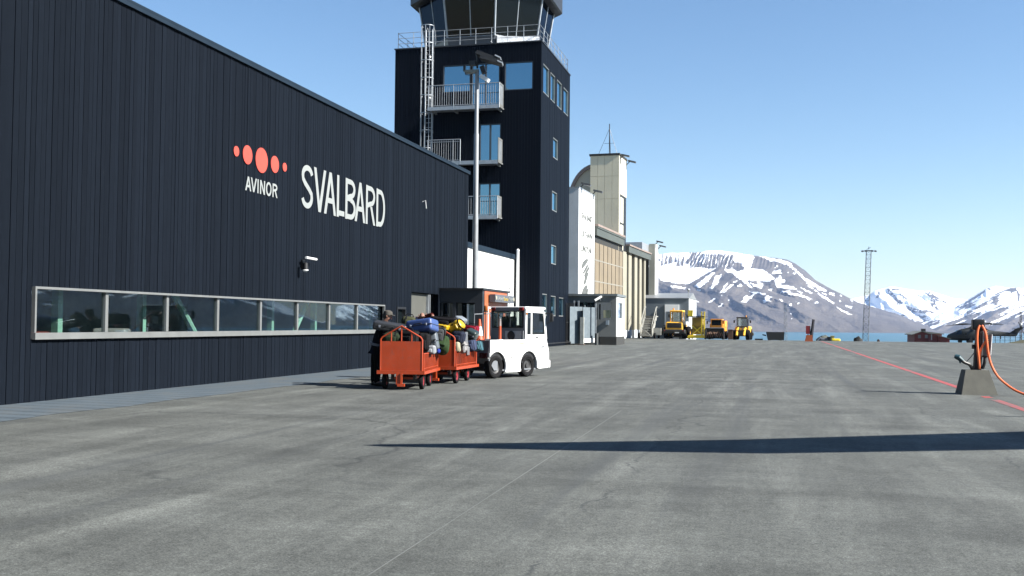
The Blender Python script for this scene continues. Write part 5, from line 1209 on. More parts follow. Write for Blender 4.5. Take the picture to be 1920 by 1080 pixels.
# ------------------------------------------------------------------ luggage tug
def local_part(root, name, mat, fn, par=None, sharp=35):
    m_ = MB(); fn(m_); return m_.build(name, mat, par or root, world=False, sharp=sharp)
TH = R(23.56); rgt = Vector((math.cos(TH), -math.sin(TH), 0)); fwd = Vector((math.sin(TH), math.cos(TH), 0))
tl = Vector((-7.33, 27.31, 0)) - rgt * .63
tg = thing('luggage_tug', 'white airport luggage tug with a shade-grey back and glazed cab pulling the carts', 'tug', tuple(tl), -TH)
L = lambda n, m, f, p=None: local_part(tg, n, m, f, p)
TW = M('tug_white', (.82, .82, .80), .35, 0, .05, 2, dirt=.2); TG = M('tug_grey_and_shade', (.33, .35, .38), .5, .1, .1, 3, dirt=.2)  # TG: grey deck parts; the rear faces carry their shade as this grey
def side_poly(x, t):
    def arc(c, r, z0=.33): return [(c + r * math.cos(a), z0 + r * math.sin(a)) for a in np.linspace(math.pi, 0, 13)]
    pr = [(-.30, .30)] + [(-.30, 1.05), (1.26, 1.05), (1.27, 1.08), (2.27, 1.08), (2.36, .82), (2.40, .66), (2.41, .24), (1.92, .22)]
    a2 = [(1.44 + .40 * math.cos(a), .33 + .40 * math.sin(a)) for a in np.linspace(-.2, math.pi + .4, 15)]
    a1 = [(.0 + .40 * math.cos(a), .33 + .40 * math.sin(a)) for a in np.linspace(-.4, math.pi - .55, 14)]
    pr += a2 + [(.95, .16), (.42, .16)] + a1 + [(-.30, .56)]
    return [(x, y, z) for y, z in pr[1:]]
bd = L('body', TW, lambda m: (m.prism(side_poly(.58, 0), (.05, 0, 0)), m.prism(side_poly(-.63, 0), (.05, 0, 0)), m.box(-.58, .58, 1.9, 2.38, .25, .8), m.prism([(-.58, 2.27, .8), (-.58, 2.27, 1.08), (-.58, 2.36, .82), (-.58, 2.38, .8)], (1.16, 0, 0))))
L('bumper', TW, lambda m: m.rbox((0, 2.40, .34), (1.30, .12, .22), .03), bd)
L('rear_panel', TG, lambda m: (m.box(-.58, .58, -.29, -.24, .52, 1.04), m.box(-.62, .62, -.34, -.29, .60, .70), m.prism([(-.57, -.3, .52), (-.57, -.05, .22), (-.57, .1, .22), (-.57, .1, .52)], (1.14, 0, 0))))
L('deck', TG, lambda m: (m.box(-.58, .58, -.24, 1.26, .99, 1.03), m.box(-.58, .58, 1.22, 1.255, 1.03, 1.30), m.box(-.58, .58, .2, 2.0, .2, .24)))
L('side_rib', TG, lambda m: (m.box(.632, .638, .62, 1.15, .42, .425), m.box(.632, .638, 1.5, 2.2, .80, .806)), bd)
for s in (-1, 1): L('tail_lamp', M('tug_red_lens', (.10, .012, .015), .25), lambda m: m.box(s * .42 - .13, s * .42 + .13, -.355, -.335, .56, .70))
cabp = lambda x: [(x, 1.26, 1.05), (x, 1.30, 1.90), (x, 1.36, 1.96), (x, 2.12, 1.92), (x, 2.22, 1.84), (x, 2.30, 1.08)]
def cab(m):
    for x, d in ((.60, .03), (-.63, .03)):
        # door side as frame bars around the glass
        m.prism([(x, 1.26, 1.05), (x, 1.28, 1.88), (x, 1.34, 1.88), (x, 1.34, 1.05)], (d, 0, 0))
        m.prism([(x, 1.52, 1.05), (x, 1.52, 1.86), (x, 1.58, 1.86), (x, 1.58, 1.05)], (d, 0, 0))
        m.prism([(x, 2.20, 1.05), (x, 2.12, 1.84), (x, 2.20, 1.84), (x, 2.30, 1.06)], (d, 0, 0))
        m.prism([(x, 1.34, 1.05), (x, 1.34, 1.19), (x, 2.19, 1.19), (x, 2.20, 1.05)], (d, 0, 0))
        m.prism([(x, 1.30, 1.82), (x, 1.30, 1.90), (x, 2.14, 1.88), (x, 2.14, 1.80)], (d, 0, 0))
    m.rbox((0, 1.74, 1.935), (1.28, .98, .09), .04)
cb = L('cab', TW, cab)
L('roof_back', TG, lambda m: m.box(-.46, .40, 1.235, 1.25, 1.86, 1.96), cb)
L('back_frame', TG, lambda m: (m.box(-.60, .60, 1.255, 1.30, 1.30, 1.39), m.box(-.60, -.53, 1.255, 1.30, 1.39, 1.88), m.box(.53, .60, 1.255, 1.30, 1.39, 1.88), m.box(-.6, .6, 1.255, 1.30, 1.84, 1.90)), cb)
L('back_window', GLASSC, lambda m: m.box(-.53, .53, 1.27, 1.285, 1.39, 1.84), cb)
L('back_window_seal', BLACK, lambda m: (m.box(-.55, .55, 1.245, 1.254, 1.37, 1.40), m.box(-.55, .55, 1.245, 1.254, 1.83, 1.86), m.box(-.56, -.53, 1.245, 1.254, 1.38, 1.85), m.box(.53, .56, 1.245, 1.254, 1.38, 1.85)), cb)
L('windscreen', GLASSC, lambda m: m.prism([(-.58, 2.26, 1.1), (.58, 2.26, 1.1), (.58, 2.14, 1.84), (-.58, 2.14, 1.84)], (0, .012, 0)), cb)
for s in (-1, 1):
    x = .605 if s > 0 else -.617
    L('quarter_window', GLASSD, lambda m: m.rbox((x + .006, 1.43, 1.50), (.03, .17, .62), .012), cb)
    dw = L('door_window', GLASSC, lambda m: m.prism([(x, 1.60, 1.19), (x, 1.60, 1.82), (x, 2.115, 1.80), (x, 2.185, 1.19)], (.012, 0, 0)), cb)
    L('window_seal', BLACK, lambda m: m.tube([(x + .025, 1.60, 1.20), (x + .025, 1.60, 1.81), (x + .025, 2.11, 1.79), (x + .025, 2.18, 1.20), (x + .025, 1.60, 1.20)], .012, 5), dw)
    L('roof_lamp', M('roof_lamp_red', (.42, .02, .015), .25), lambda m: m.rbox((s * .50, 1.26, 1.915), (.15, .10, .10), .02), cb)
L('indicator', M('amber_lens', (.75, .25, .02), .3), lambda m: m.rbox((.63, 1.31, 1.78), (.04, .05, .06), .01), cb)
L('panel_seam', M('seam_grey', (.12, .12, .12), .7), lambda m: (m.box(.6315, .634, -.22, 1.22, .985, .991), m.box(.6315, .634, .93, .935, .2, .985), m.box(.6315, .634, .46, .92, .40, .404), m.box(.632, .645, .58, .66, .55, .57), m.box(.6315, .634, -.27, -.264, .58, 1.03)), bd)
L('door_seam', BLACK, lambda m: (m.box(.632, .6345, 1.50, 1.505, .82, 1.08), m.box(.632, .6345, 2.27, 2.274, .72, 1.05), m.box(.634, .645, 1.75, 1.86, 1.10, 1.13)), bd)
L('mirror', BLACK, lambda m: (m.rbox((.80, 2.28, 1.68), (.12, .06, .24), .025), m.tube([(.62, 2.2, 1.80), (.80, 2.28, 1.80)], .015, 5), m.tube([(.62, 2.25, 1.5), (.80, 2.28, 1.58)], .012, 5)), cb)
L('mirror', BLACK, lambda m: (m.rbox((-.80, 2.28, 1.68), (.12, .06, .24), .025), m.tube([(-.62, 2.2, 1.80), (-.80, 2.28, 1.80)], .015, 5)), cb)
L('seat', BLACK, lambda m: (m.rbox((-.1, 1.62, 1.18), (.5, .45, .16), .05), m.rbox((-.1, 1.44, 1.45), (.5, .13, .5), .05)), cb)
L('steering_column', BLACK, lambda m: (m.tube([(-.1, 2.15, 1.1), (-.1, 1.98, 1.35)], .03, 6), m.lathe([(.15, -.012), (.17, 0), (.15, .012)], (-.1, 1.97, 1.36), (R(-35), 0, 0), 16)), cb)
L('fan_grille', BLACK, lambda m: (m.lathe([(.03, 0), (.12, .0), (.135, .02), (.12, .04), (.02, .045)], (.17, 1.215, 1.16), (R(90), 0, 0), 18),))
L('heater_panel', GALV, lambda m: m.box(-.05, .52, 1.205, 1.22, 1.04, 1.29))
for x in (-.5, .5):
    for y, nm in ((0, 'wheel'), (1.44, 'wheel')): wheel(tg, (x, y, .315), .315, .22, RUB, M('wheel_dark_grey', (.05, .05, .053), .6, .0, .3, 14), rim_r=.58)
L('axle', BLACK, lambda m: (m.box(-.42, .42, -.06, .06, .26, .36), m.box(-.42, .42, 1.38, 1.5, .26, .36), m.box(-.4, .4, .1, 1.3, .24, .5)))
L('wheel_well', BLACK, lambda m: (m.box(-.575, .575, -.235, 2.28, .50, .79), m.box(-.36, .36, -.2, 2.2, .2, .5)))
L('hitch', BLACK, lambda m: (m.box(-.12, .12, -.50, -.3, .24, .42), m.tube([(0, -.46, .2), (0, -.46, .5)], .03, 6)))
m_ = MB(); text_on(m_, '64', (.636, 2.02, .78), (0, 1, 0), .15, .15, .006, .01); m_.build('number', M('pale_blue_grey_number', (.40, .43, .47), .6), bd, world=False)
for y, w_ in ((.05, .10), (.62, .12)):
    m_ = MB(); m_.box(.632, .636, y, y + w_, .92, .95); m_.build('small_label', M('label_grey', (.45, .45, .45), .6), bd, world=False)
m_ = MB(); m_.box(.632, .636, 1.0, 1.2, .92, .95); m_.build('yellow_label', M('label_yellow', (.70, .55, .15), .6), bd, world=False)
L('lamp_stalk', BLACK, lambda m: m.tube([(-.52, .9, 1.03), (-.52, .9, 1.85)], .014, 6))
L('beacon', M('amber_beacon', (.60, .16, .02), .25), lambda m: m.lathe([(.05, 0), (.06, .02), (.055, .13), (.02, .16)], (-.52, .9, 1.85), n=12))
L('beacon_cage', BLACK, lambda m: m.lathe([(.07, -.03), (.07, .0)], (-.52, .9, 1.85), n=10))
L('grey_frame', TG, lambda m: (m.tube([(-.57, .45, 1.03), (-.57, .45, 1.75), (-.57, 1.22, 1.78)], .02, 6)))
# cone and marker wand on the tug
cq = tl + rgt * .10 + fwd * -.13 + Vector((0, 0, 1.045)); 
cn = thing('traffic_cone', 'orange cone with a white sleeve standing on the back of the tug', 'cone', tuple(cq), R(20))
m_ = MB(); m_.lathe([(.13, 0), (.125, .02), (.10, .12)], n=18); m_.lathe([(.062, .36), (.035, .56), (.02, .57)], n=18); m_.box(-.15, .15, -.15, .15, -.015, .01); m_.build('cone', M('cone_orange', (.85, .13, .03), .5, 0, .05), cn, world=False)
m_ = MB(); m_.lathe([(.102, .12), (.063, .36)], n=18); m_.build('sleeve', M('cone_white', (.75, .74, .72), .5, 0, .05), cn, world=False)
cq = tl + rgt * .44 + fwd * .35 + Vector((0, 0, 1.03)); wd_ = thing('marker_wand', 'thin orange marker stick with a pale top standing on the tug deck', 'marker', tuple(cq))
m_ = MB(); m_.tube([(0, 0, 0), (.0, 0, .40)], [.042, .038], 10); m_.build('stick', M('cone_orange'), wd_, world=False); m_ = MB(); m_.tube([(0, 0, .40), (0, 0, .60)], [.037, .03], 10); m_.build('pale_top', M('pale_sleeve', (.55, .45, .42), .5, 0, .3, 12), wd_, world=False)
m_ = MB(); m_.lathe([(.09, 0), (.09, .03)], n=12); m_.build('base', WHITE, wd_, world=False)

# ------------------------------------------------------------------ orange carts
REDRIM = M('rim_red', (.42, .02, .03), .45, 0, .15, 6, dirt=.3)
def cart():
    t = thing('luggage_cart', '', 'cart', group='orange luggage carts in the train')
    C_ = lambda n, m, f, p=None: local_part(t, n, m, f, p)
    W, LN, ZB_ = .47, 2.15, .42
    C_('bed', ORANGE, lambda m: (m.box(-W - .05, W + .05, 0, LN, ZB_ - .05, ZB_), m.box(-W - .07, W + .07, -.03, .0, ZB_ - .07, ZB_ + .01), m.box(W + .03, W + .07, 0, LN, ZB_ - .07, ZB_), m.box(-W - .07, -W - .03, 0, LN, ZB_ - .07, ZB_)))
    for y in (.02, LN - .04):
        p = C_('end_panel', ORANGE, lambda m: (m.box(-W + .01, W - .01, y, y + .018, ZB_ + .01, 1.08)))
        C_('end_frame', ORANGE, lambda m: (m.tube([(-W, y + .01, ZB_), (-W, y + .01, 1.12), (-W + .035, y + .01, 1.17), (0, y + .01, 1.42), (W - .035, y + .01, 1.17), (W, y + .01, 1.12), (W, y + .01, ZB_)], .02, 8), *[m.tube([(x, y + .01, 1.07), (x, y + .01, 1.42 - abs(x) * .57)], .014, 6) for x in (-.23, 0, .23)]), p)
    for s in (-1, 1):
        def side(m):
            x = s * (W + .02); m.tube([(x, .1, ZB_), (x, .1, .80), (x, LN - .12, .80), (x, LN - .12, ZB_)], .018, 6)
            m.tube([(x, .1, ZB_ + .05), (x, LN - .12, ZB_ + .05)], .01, 5)
            for i in range(1, 16): y = .1 + (LN - .22) * i / 16; m.tube([(x, y, ZB_), (x, y, .80)], .0105, 5)
        C_('side_rail', ORANGE, side)
    for y, w_ in ((.34, .42), (1.60, .36)):
        for s in (-1, 1): wheel(t, (s * w_, y, .185), .185, .10, RUB, REDRIM, rim_r=.58)
        C_('axle', BLACK, lambda m: (m.box(-w_ + .04, w_ - .04, y - .03, y + .03, .16, .22), *[m.box(s * w_ * .6 - .03, s * w_ * .6 + .03, y - .05, y + .05, .2, ZB_ - .06) for s in (-1, 1)]))
    C_('hitch', ORANGE, lambda m: (m.box(-.10, .02, -.04, .02, .12, ZB_ - .05), m.box(.0, .04, -.06, .0, .10, ZB_ - .05), m.box(-.06, .1, -.10, -.02, .08, .14)))
    C_('drawbar', ORANGE, lambda m: (m.tube([(-.2, LN - .2, .25), (0, LN + .26, .17)], .022, 6), m.tube([(.2, LN - .2, .25), (0, LN + .26, .17)], .022, 6), m.box(-.22, .22, .3, 1.7, .22, .27)))
    return t
c1 = cart(); c1.location = (-8.09, 21.88, 0); c1.rotation_euler = (0, 0, R(9)); c1['label'] = 'rear orange cart showing its full end panel, loaded with blue case and duffels'
c2 = copy_tree(c1); c2.location = (-8.12, 24.42, 0); c2.rotation_euler = (0, 0, R(1.5)); c2['label'] = 'front orange cart hitched to the tug, loaded with yellow duffel and dark cases'

# ------------------------------------------------------------------ luggage
def cloth(name, col, rough=.85): return M('cloth_' + name, col, rough, 0, .22, 9, .35, 45, spec=.12)
def shell(name, col): return M('shell_' + name, col, .38, 0, .08, 4, dirt=.08)
def hardcase(label, px, py, Y, sz, rot, mat, kind='suitcase', wheels=False, tagc=None):
    p = atY(px, py, Y); t = thing(kind, label, kind.replace('_', ' '), tuple(p), 0); t.rotation_euler = rot
    m_ = MB(); m_.rbox((0, 0, sz[2] * .005), (sz[0], sz[1], sz[2]), min(sz) * .22); b = m_.build('shell', mat, t, world=False)
    m_ = MB(); m_.rbox((0, 0, 0), (sz[0] + .012, sz[1] + .012, .022), .01); m_.build('seam', BLACK, b, world=False)
    m_ = MB(); y = -sz[1] / 2; m_.tube([(-.09, y, .03), (-.09, y - .04, .03), (.09, y - .04, .03), (.09, y, .03)], .012, 6); m_.build('handle', BLACK, t, world=False)
    for x in (-sz[0] * .3, sz[0] * .3): m_ = MB(); m_.rbox((x, y - .004, .0), (.05, .02, .06), .008); m_.build('latch', M('latch_grey', (.18, .19, .22), .35, .5), t, world=False)
    if tagc: m_ = MB(); m_.box(.05, .10, y - .05, y - .045, -.16, .0); m_.build('tag', WHITE, t, world=False)
    return t
def softbag(label, px, py, Y, sz, rot, mat, kind='duffel_bag', straps=2, strapmat=None, pocket=True, lump=.14, tagc=None):
    p = Y if isinstance(Y, Vector) else atY(px, py, Y); t = thing(kind, label, kind.replace('_', ' '), tuple(p), 0); t.rotation_euler = rot
    sd = (px * 7.3 + py) % 11
    m_ = MB(); m_.rbox((0, 0, 0), sz, min(sz) * (.44 if kind in ('duffel_bag', 'rucksack', 'pouch') else .26), (0, 0, 0), 4, lump, sd); m_.build('body', mat, t, world=False, sharp=60)
    sm = strapmat or cloth('black', (.016, .016, .018))
    for i in range(straps):
        x = (i - (straps - 1) / 2) * sz[0] * .42
        pts = [(x, sz[1] * .51 * math.cos(a), sz[2] * .52 * math.sin(a)) for a in np.linspace(0, 2 * math.pi, 17)]
        m_ = MB()
        for a, b_ in zip(pts[:-1], pts[1:]): 
            a, b_ = Vector(a), Vector(b_); m_.obox((a + b_) / 2, (.035, (b_ - a).length * 1.15, .012), (math.atan2((b_ - a).z, (b_ - a).y), 0, 0))
        m_.build('strap', sm, t, world=False)
    if pocket: m_ = MB(); m_.rbox((0, -sz[1] * .46, -sz[2] * .1), (sz[0] * .55, sz[1] * .22, sz[2] * .5), .03, n=3, lump=.12, seed=sd); m_.build('pocket', mat, t, world=False, sharp=60)
    if kind not in ('duffel_bag', 'rucksack', 'pouch', 'strap_bag'):
        for yy_ in (-.36, .30):
            hx, hz_ = sz[0] * .5, sz[2] * .5; c_ = min(sz) * .2
            m_ = MB(); m_.tube([(-hx + c_, yy_ * sz[1], -hz_), (hx - c_, yy_ * sz[1], -hz_), (hx, yy_ * sz[1], -hz_ + c_), (hx, yy_ * sz[1], hz_ - c_), (hx - c_, yy_ * sz[1], hz_), (-hx + c_, yy_ * sz[1], hz_), (-hx, yy_ * sz[1], hz_ - c_), (-hx, yy_ * sz[1], -hz_ + c_), (-hx + c_, yy_ * sz[1], -hz_)], .011, 5); m_.build('piping', sm, t, world=False)
    m_ = MB(); m_.tube([(-.1, 0, sz[2] * .48), (-.06, 0, sz[2] * .5 + .05), (.06, 0, sz[2] * .5 + .05), (.1, 0, sz[2] * .48)], .012, 6); m_.build('handle', sm, t, world=False)
    if tagc: m_ = MB(); m_.box(.02, .07, -sz[1] * .56 - .02, -sz[1] * .56 - .015, -.14, .02); m_.build('tag', tagc, t, world=False)
    return t
BK = cloth('black', (.016, .016, .018)); NV = cloth('navy', (.028, .035, .065)); GRN = cloth('army_green', (.045, .085, .03)); OLV = cloth('olive', (.085, .09, .045))
def incart(c, x, y, z): return root_matrix(c) @ Vector((x, y, z))
# first cart
hardcase('long dark grey hard case lying on top of the rear cart at its left', 732, 613, 22.75, (.78, .36, .20), (R(6), R(8), R(14)), shell('graphite', (.055, .058, .065)), 'hard_case')
hardcase('big bright blue hard suitcase lying on top of the rear cart', 792, 612.5, 22.9, (.66, .46, .30), (R(-8), R(-8), R(-6)), shell('blue', (.075, .14, .40)), 'suitcase')
softbag('olive rucksack with pale piping squeezed between the grey and blue cases', 766, 603, 23.3, (.34, .30, .26), (0, R(12), R(20)), OLV, 'rucksack')
softbag('dark green camouflage duffel behind the gable bars of the rear cart', 736, 634, 22.5, (.46, .34, .28), (0, 0, R(5)), cloth('camouflage', (.04, .06, .03)), 'duffel_bag')
softbag('black holdall in the middle of the rear cart behind the bars', 768, 634, 22.55, (.44, .36, .34), (0, 0, R(-8)), BK, 'holdall')
softbag('black upright bag beside the corner post of the rear cart', 797, 642, 22.75, (.22, .42, .42), (0, 0, R(9)), BK, 'upright_bag', 1)
hardcase('silver and black camera case wedged above the side rail of the rear cart', 812, 640, 23.15, (.24, .30, .40), (0, R(-10), R(9)), shell('silver_grey', (.20, .23, .26)), 'camera_case')
softbag('white and silver bag lying on the side rail of the rear cart', 807, 655.5, 22.85, (.24, .34, .20), (0, 0, R(9)), cloth('silver_white', (.48, .50, .53), .5), 'sports_bag', 1)
softbag('green army rucksack hanging over the front end of the rear cart', 829, 647, 23.75, (.34, .50, .40), (R(-30), R(10), R(12)), GRN, 'rucksack', 2, OLV)
softbag('small royal blue pouch low on the side rail of the rear cart', 820, 658, 23.35, (.13, .2, .12), (0, 0, R(9)), cloth('royal_blue', (.03, .06, .38)), 'pouch', 1, pocket=False)
softbag('black suitcase at the bottom of the rear cart near its front', 812, 664, incart(c1, .12, 1.55, .60), (.5, .7, .34), (0, 0, R(9)), BK, 'soft_suitcase', 1)
softbag('dark red soft bag low inside the rear cart near the corner post', 775, 668, incart(c1, .18, .40, .66), (.44, .5, .42), (0, 0, R(9)), cloth('dark_red', (.16, .02, .025)), 'soft_bag', 1)
softbag('black soft suitcase at the bottom of the rear cart, left side', 760, 664, incart(c1, -.2, .85, .70), (.42, 1.2, .5), (0, 0, R(9)), BK, 'soft_suitcase', 1)
softbag('grey daypack with a round loop near the front end of the rear cart', 824, 628, 23.6, (.26, .26, .34), (0, R(8), R(12)), cloth('slate_grey', (.09, .095, .10)), 'daypack')
# second cart
softbag('long black bag lying across the top of the front cart', 835, 604, 25.3, (.66, .42, .26), (0, R(3), R(-4)), cloth('soft_black', (.022, .020, .024)), 'long_bag', 1)
hardcase('pale grey hard case end sticking out on top of the front cart', 862, 603, 25.5, (.24, .40, .25), (R(0), R(30), R(-6)), shell('pale_grey', (.36, .39, .42)), 'hard_case')
softbag('yellow and black duffel bag on top of the front cart', 855, 613, 25.0, (.40, .36, .27), (0, R(-28), R(-8)), M('yellow_tarpaulin', (.82, .53, .01), .4, 0, .1, 8, .25, 30), 'duffel_bag', 3)
softbag('flat yellow strap bag beside the gable bar of the front cart', 832, 613.5, 24.75, (.26, .24, .12), (0, R(10), 0), M('yellow_tarpaulin'), 'strap_bag', 1, pocket=False)
softbag('navy soft suitcase with a pale front panel behind the front cart corner post', 860, 632, 24.9, (.30, .40, .30), (0, R(10), R(2)), NV, 'soft_suitcase', 1)
softbag('crimson bag on top of the front cart nearest the cone', 884, 618, 26.2, (.34, .40, .22), (0, R(8), 0), cloth('crimson', (.30, .012, .03), .5), 'soft_bag', 1)
hardcase('dark green boxy case tilted on the front cart below the crimson bag', 884, 627.5, 25.75, (.30, .36, .27), (R(6), R(24), R(2)), shell('dark_green', (.035, .06, .055)), 'boxy_case')
softbag('cream coloured bag leaning on the side rail of the front cart', 856.5, 651, 24.65, (.16, .24, .25), (0, R(-6), 0), cloth('cream', (.66, .62, .44)), 'tote_bag', 1, pocket=False)
hardcase('white and grey patterned case on the side rail of the front cart', 869, 649, 25.1, (.18, .34, .26), (0, R(-8), 0), M('patterned_white', (.42, .40, .39), .5, 0, .6, 16), 'cabin_case', tagc=True)
softbag('denim blue ribbed bag on the side rail of the front cart', 884.5, 648, 25.55, (.19, .36, .28), (0, R(-10), 0), cloth('denim', (.07, .09, .17)), 'ribbed_bag', 2)
softbag('teal bag at the front end of the front cart, below the cone', 897, 649, 26.1, (.18, .34, .26), (0, R(-14), 0), cloth('teal', (.08, .20, .25)), 'teal_bag', 1)
for (x, y, z, w_, d_, h_, lb) in ((-.1, .75, .86, .62, .9, .46, 'large black case filling the middle of the front cart'), (.12, .85, .60, .5, .8, .34, 'black case low behind the side rail bars of the front cart'), (0, 1.6, .84, .66, .6, .5, 'black case at the far end of the front cart')):
    softbag(lb, 850, 640, incart(c2, x, y, z), (w_, d_, h_), (0, 0, R(1.5)), BK, 'soft_suitcase', 1)
softbag('pink and white patterned bag behind the rail bars of the front cart', 852, 672, incart(c2, .28, .3, .56), (.24, .34, .26), (0, 0, 0), M('pink_pattern', (.38, .17, .16), .7, 0, .7, 14), 'printed_bag', 1, pocket=False)
for k, (px, py, Y, z) in enumerate(((874.5, 632, 25.0, .13), (878, 658, 25.15, .1))):
    q = atY(px, py, Y); m_ = MB(); m_.box(q.x - .03, q.x + .03, q.y, q.y + .004, q.z - z, q.z + z); m_.build('luggage_tag', M('paper_white', (.80, .80, .80), .6, 0, .03), None, loc=tuple(q)); o = bpy.data.objects[-1] if False else None
for o in [x for x in COL.objects if x.name.startswith('luggage_tag')]:
    tag(o, 'white paper tag hanging %s on the front cart' % ('over the navy case' if o.location.z > 1.0 else 'low over the rail by the patterned case'), 'luggage tag')

# ------------------------------------------------------------------ people
def skin(name, J, E, mat, parent, lv=2):
    """one continuous tapered surface grown along a joint skeleton"""
    keys = list(J); me = bpy.data.meshes.new(name); ri = root_matrix(parent if parent.parent is None else parent.parent).inverted()
    me.from_pydata([tuple(ri @ Vector(J[k][0])) for k in keys], [(keys.index(a), keys.index(b)) for a, b in E], [])
    ob = bpy.data.objects.new(name, me); COL.objects.link(ob)
    sm = ob.modifiers.new('skin', 'SKIN'); sm.use_smooth_shade = True; sm.branch_smoothing = .3
    if not me.skin_vertices: me.attributes  # layer is made by the modifier below
    lay = me.skin_vertices[0].data if me.skin_vertices else None
    if lay is None:
        bpy.context.view_layer.objects.active = ob
    for i, k in enumerate(keys):
        r = J[k][1]; r = r if isinstance(r, tuple) else (r, r)
        me.skin_vertices[0].data[i].radius = r
        me.skin_vertices[0].data[i].use_root = (i == 0)
    ss = ob.modifiers.new('subdivision', 'SUBSURF'); ss.levels = lv; ss.render_levels = lv
    dg = bpy.context.evaluated_depsgraph_get(); m2 = bpy.data.meshes.new_from_object(ob.evaluated_get(dg))
    m2.materials.clear(); m2.materials.append(mat); m2.shade_smooth(); ob.modifiers.clear(); ob.data = m2; bpy.data.meshes.remove(me)
    ob.parent = parent; return ob
SKIN = M('skin', (.52, .27, .19), .5, 0, .1, 12); NAVY = cloth('uniform_navy', (.014, .017, .030)); DKTR = cloth('trouser_black', (.010, .011, .014))
def hand(J, E, w, pre, d, side, nrm):
    """palm, four unequal bent fingers and a side thumb from the wrist"""
    d = Vector(d).normalized(); side = Vector(side).normalized(); nrm = Vector(nrm).normalized(); W_ = Vector(J[w][0])
    pk = pre + 'palm'; J[pk] = (W_ + d * .075, (.036, .018)); E.append((w, pk))
    for i, ln_ in enumerate((.070, .080, .074, .058)):
        b = W_ + d * .095 + side * (.030 - .020 * i); k = pre + 'f%d' % i
        J[k + 'a'] = (b, .0095); J[k + 'b'] = (b + d * ln_ * .5 + nrm * .006, .0088); J[k + 'c'] = (b + d * ln_ * .85 + nrm * .03, .0075)
        E += [(pk, k + 'a'), (k + 'a', k + 'b'), (k + 'b', k + 'c')]
    J[pre + 't1'] = (W_ + d * .045 + side * .042, .011); J[pre + 't2'] = (W_ + d * .085 + side * .058 + nrm * .012, .0085); E += [(pk, pre + 't1'), (pre + 't1', pre + 't2')]
def head_parts(root, c, look, up, bald, hair_mat, r=.105):
    """skull with face, nose, ears, eyes, mouth; look = facing direction"""
    look = Vector(look).normalized(); up = Vector(up).normalized(); sd = look.cross(up).normalized(); up = sd.cross(look).normalized()
    return look, up, sd
def person_rig(root, P, look, upd, torso, legs, bare_arms=False):
    J = {}; E = []
    for k, v in P.items(): J[k] = v
    E += [('pelvis', 'waist'), ('waist', 'chest'), ('chest', 'neck'), ('neck', 'skull'), ('skull', 'crown')]
    for s in 'lr': E += [('chest', 'sh' + s), ('sh' + s, 'el' + s), ('el' + s, 'wr' + s), ('pelvis', 'hip' + s), ('hip' + s, 'kn' + s), ('kn' + s, 'an' + s), ('an' + s, 'toe' + s)]
    look = Vector(look).normalized(); up = Vector(upd).normalized(); sd = look.cross(up).normalized(); up = sd.cross(look).normalized()
    sk = Vector(J['skull'][0])
    J['jaw'] = (sk + look * .055 - up * .06, (.05, .045)); J['nose'] = (sk + look * .115 - up * .005, (.014, .016)); E += [('skull', 'jaw'), ('skull', 'nose')]
    for s in 'lr':
        hd = (Vector(J['wr' + s][0]) - Vector(J['el' + s][0])).normalized(); sidev = hd.cross(Vector((0, 0, 1))).normalized() * (1 if s == 'l' else -1)
        hand(J, E, 'wr' + s, s, hd, sidev, Vector((0, 0, -1)))
    slim = {'pelvis': .6, 'waist': .62, 'chest': .66, 'hipl': .7, 'hipr': .7, 'shl': .75, 'shr': .75, 'knl': .8, 'knr': .8}
    body = skin('body', {k: (v[0], tuple(q * slim.get(k, 1) for q in (v[1] if isinstance(v[1], tuple) else (v[1], v[1])))) for k, v in J.items()}, E, SKIN, root)
    sub = lambda ks, g=0.0: {k: (J[k][0], tuple(q + g for q in (J[k][1] if isinstance(J[k][1], tuple) else (J[k][1],) * 2))) for k in ks}
    tj = sub(['pelvis', 'waist', 'chest', 'shl', 'shr', 'ell', 'elr'], .022); 
    nk = Vector(J['chest'][0]).lerp(Vector(J['neck'][0]), .75); tj['col'] = (nk, .075)
    pv, wv = Vector(J['pelvis'][0]), Vector(J['waist'][0]); tj['hem'] = (pv + (pv - wv).normalized() * .13, (.165, .135)); tj['pelvis'] = (tj['pelvis'][0], (.165, .135))
    TE = [('pelvis', 'hem'), ('pelvis', 'waist'), ('waist', 'chest'), ('chest', 'col')]
    for s in 'lr':
        cuff = Vector(J['el' + s][0]).lerp(Vector(J['wr' + s][0]), .35 if bare_arms else .92); tj['cu' + s] = (cuff, .048)
        TE += [('chest', 'sh' + s), ('sh' + s, 'el' + s), ('el' + s, 'cu' + s)]
    ja = skin('jacket', tj, TE, torso, root)
    lj = sub(['waist', 'pelvis', 'hipl', 'hipr', 'knl', 'knr', 'anl', 'anr'], .020); lj['waist'] = (lj['waist'][0], .11); lj['pelvis'] = (lj['pelvis'][0], .13)
    for s in 'lr': a = Vector(J['an' + s][0]); lj['an' + s] = (Vector((a.x, a.y, .05)), .072)
    skin('trousers', lj, [('waist', 'pelvis'), ('pelvis', 'hipl'), ('pelvis', 'hipr'), ('hipl', 'knl'), ('hipr', 'knr'), ('knl', 'anl'), ('knr', 'anr')], legs, root)
    for s in 'lr':
        a, t_ = Vector(J['an' + s][0]), Vector(J['toe' + s][0]); m_ = MB(); c = (a + t_) / 2; ang = math.atan2((t_ - a).y, (t_ - a).x)
        m_.rbox((c.x, c.y, .05), (.28, .105, .10), .045, (0, 0, ang)); m_.build('shoe', BLACK, root)
    for s in (-1, 1):
        m_ = MB(); m_.ball(sk + sd * s * .098 - up * .005, (.018, .012, .03), 8, (0, 0, math.atan2(look.y, look.x))); m_.build('ear', SKIN, root)
        m_ = MB(); m_.ball(sk + look * .088 + sd * s * .034 + up * .022, .012, 8); m_.build('eye', BLACK, root)
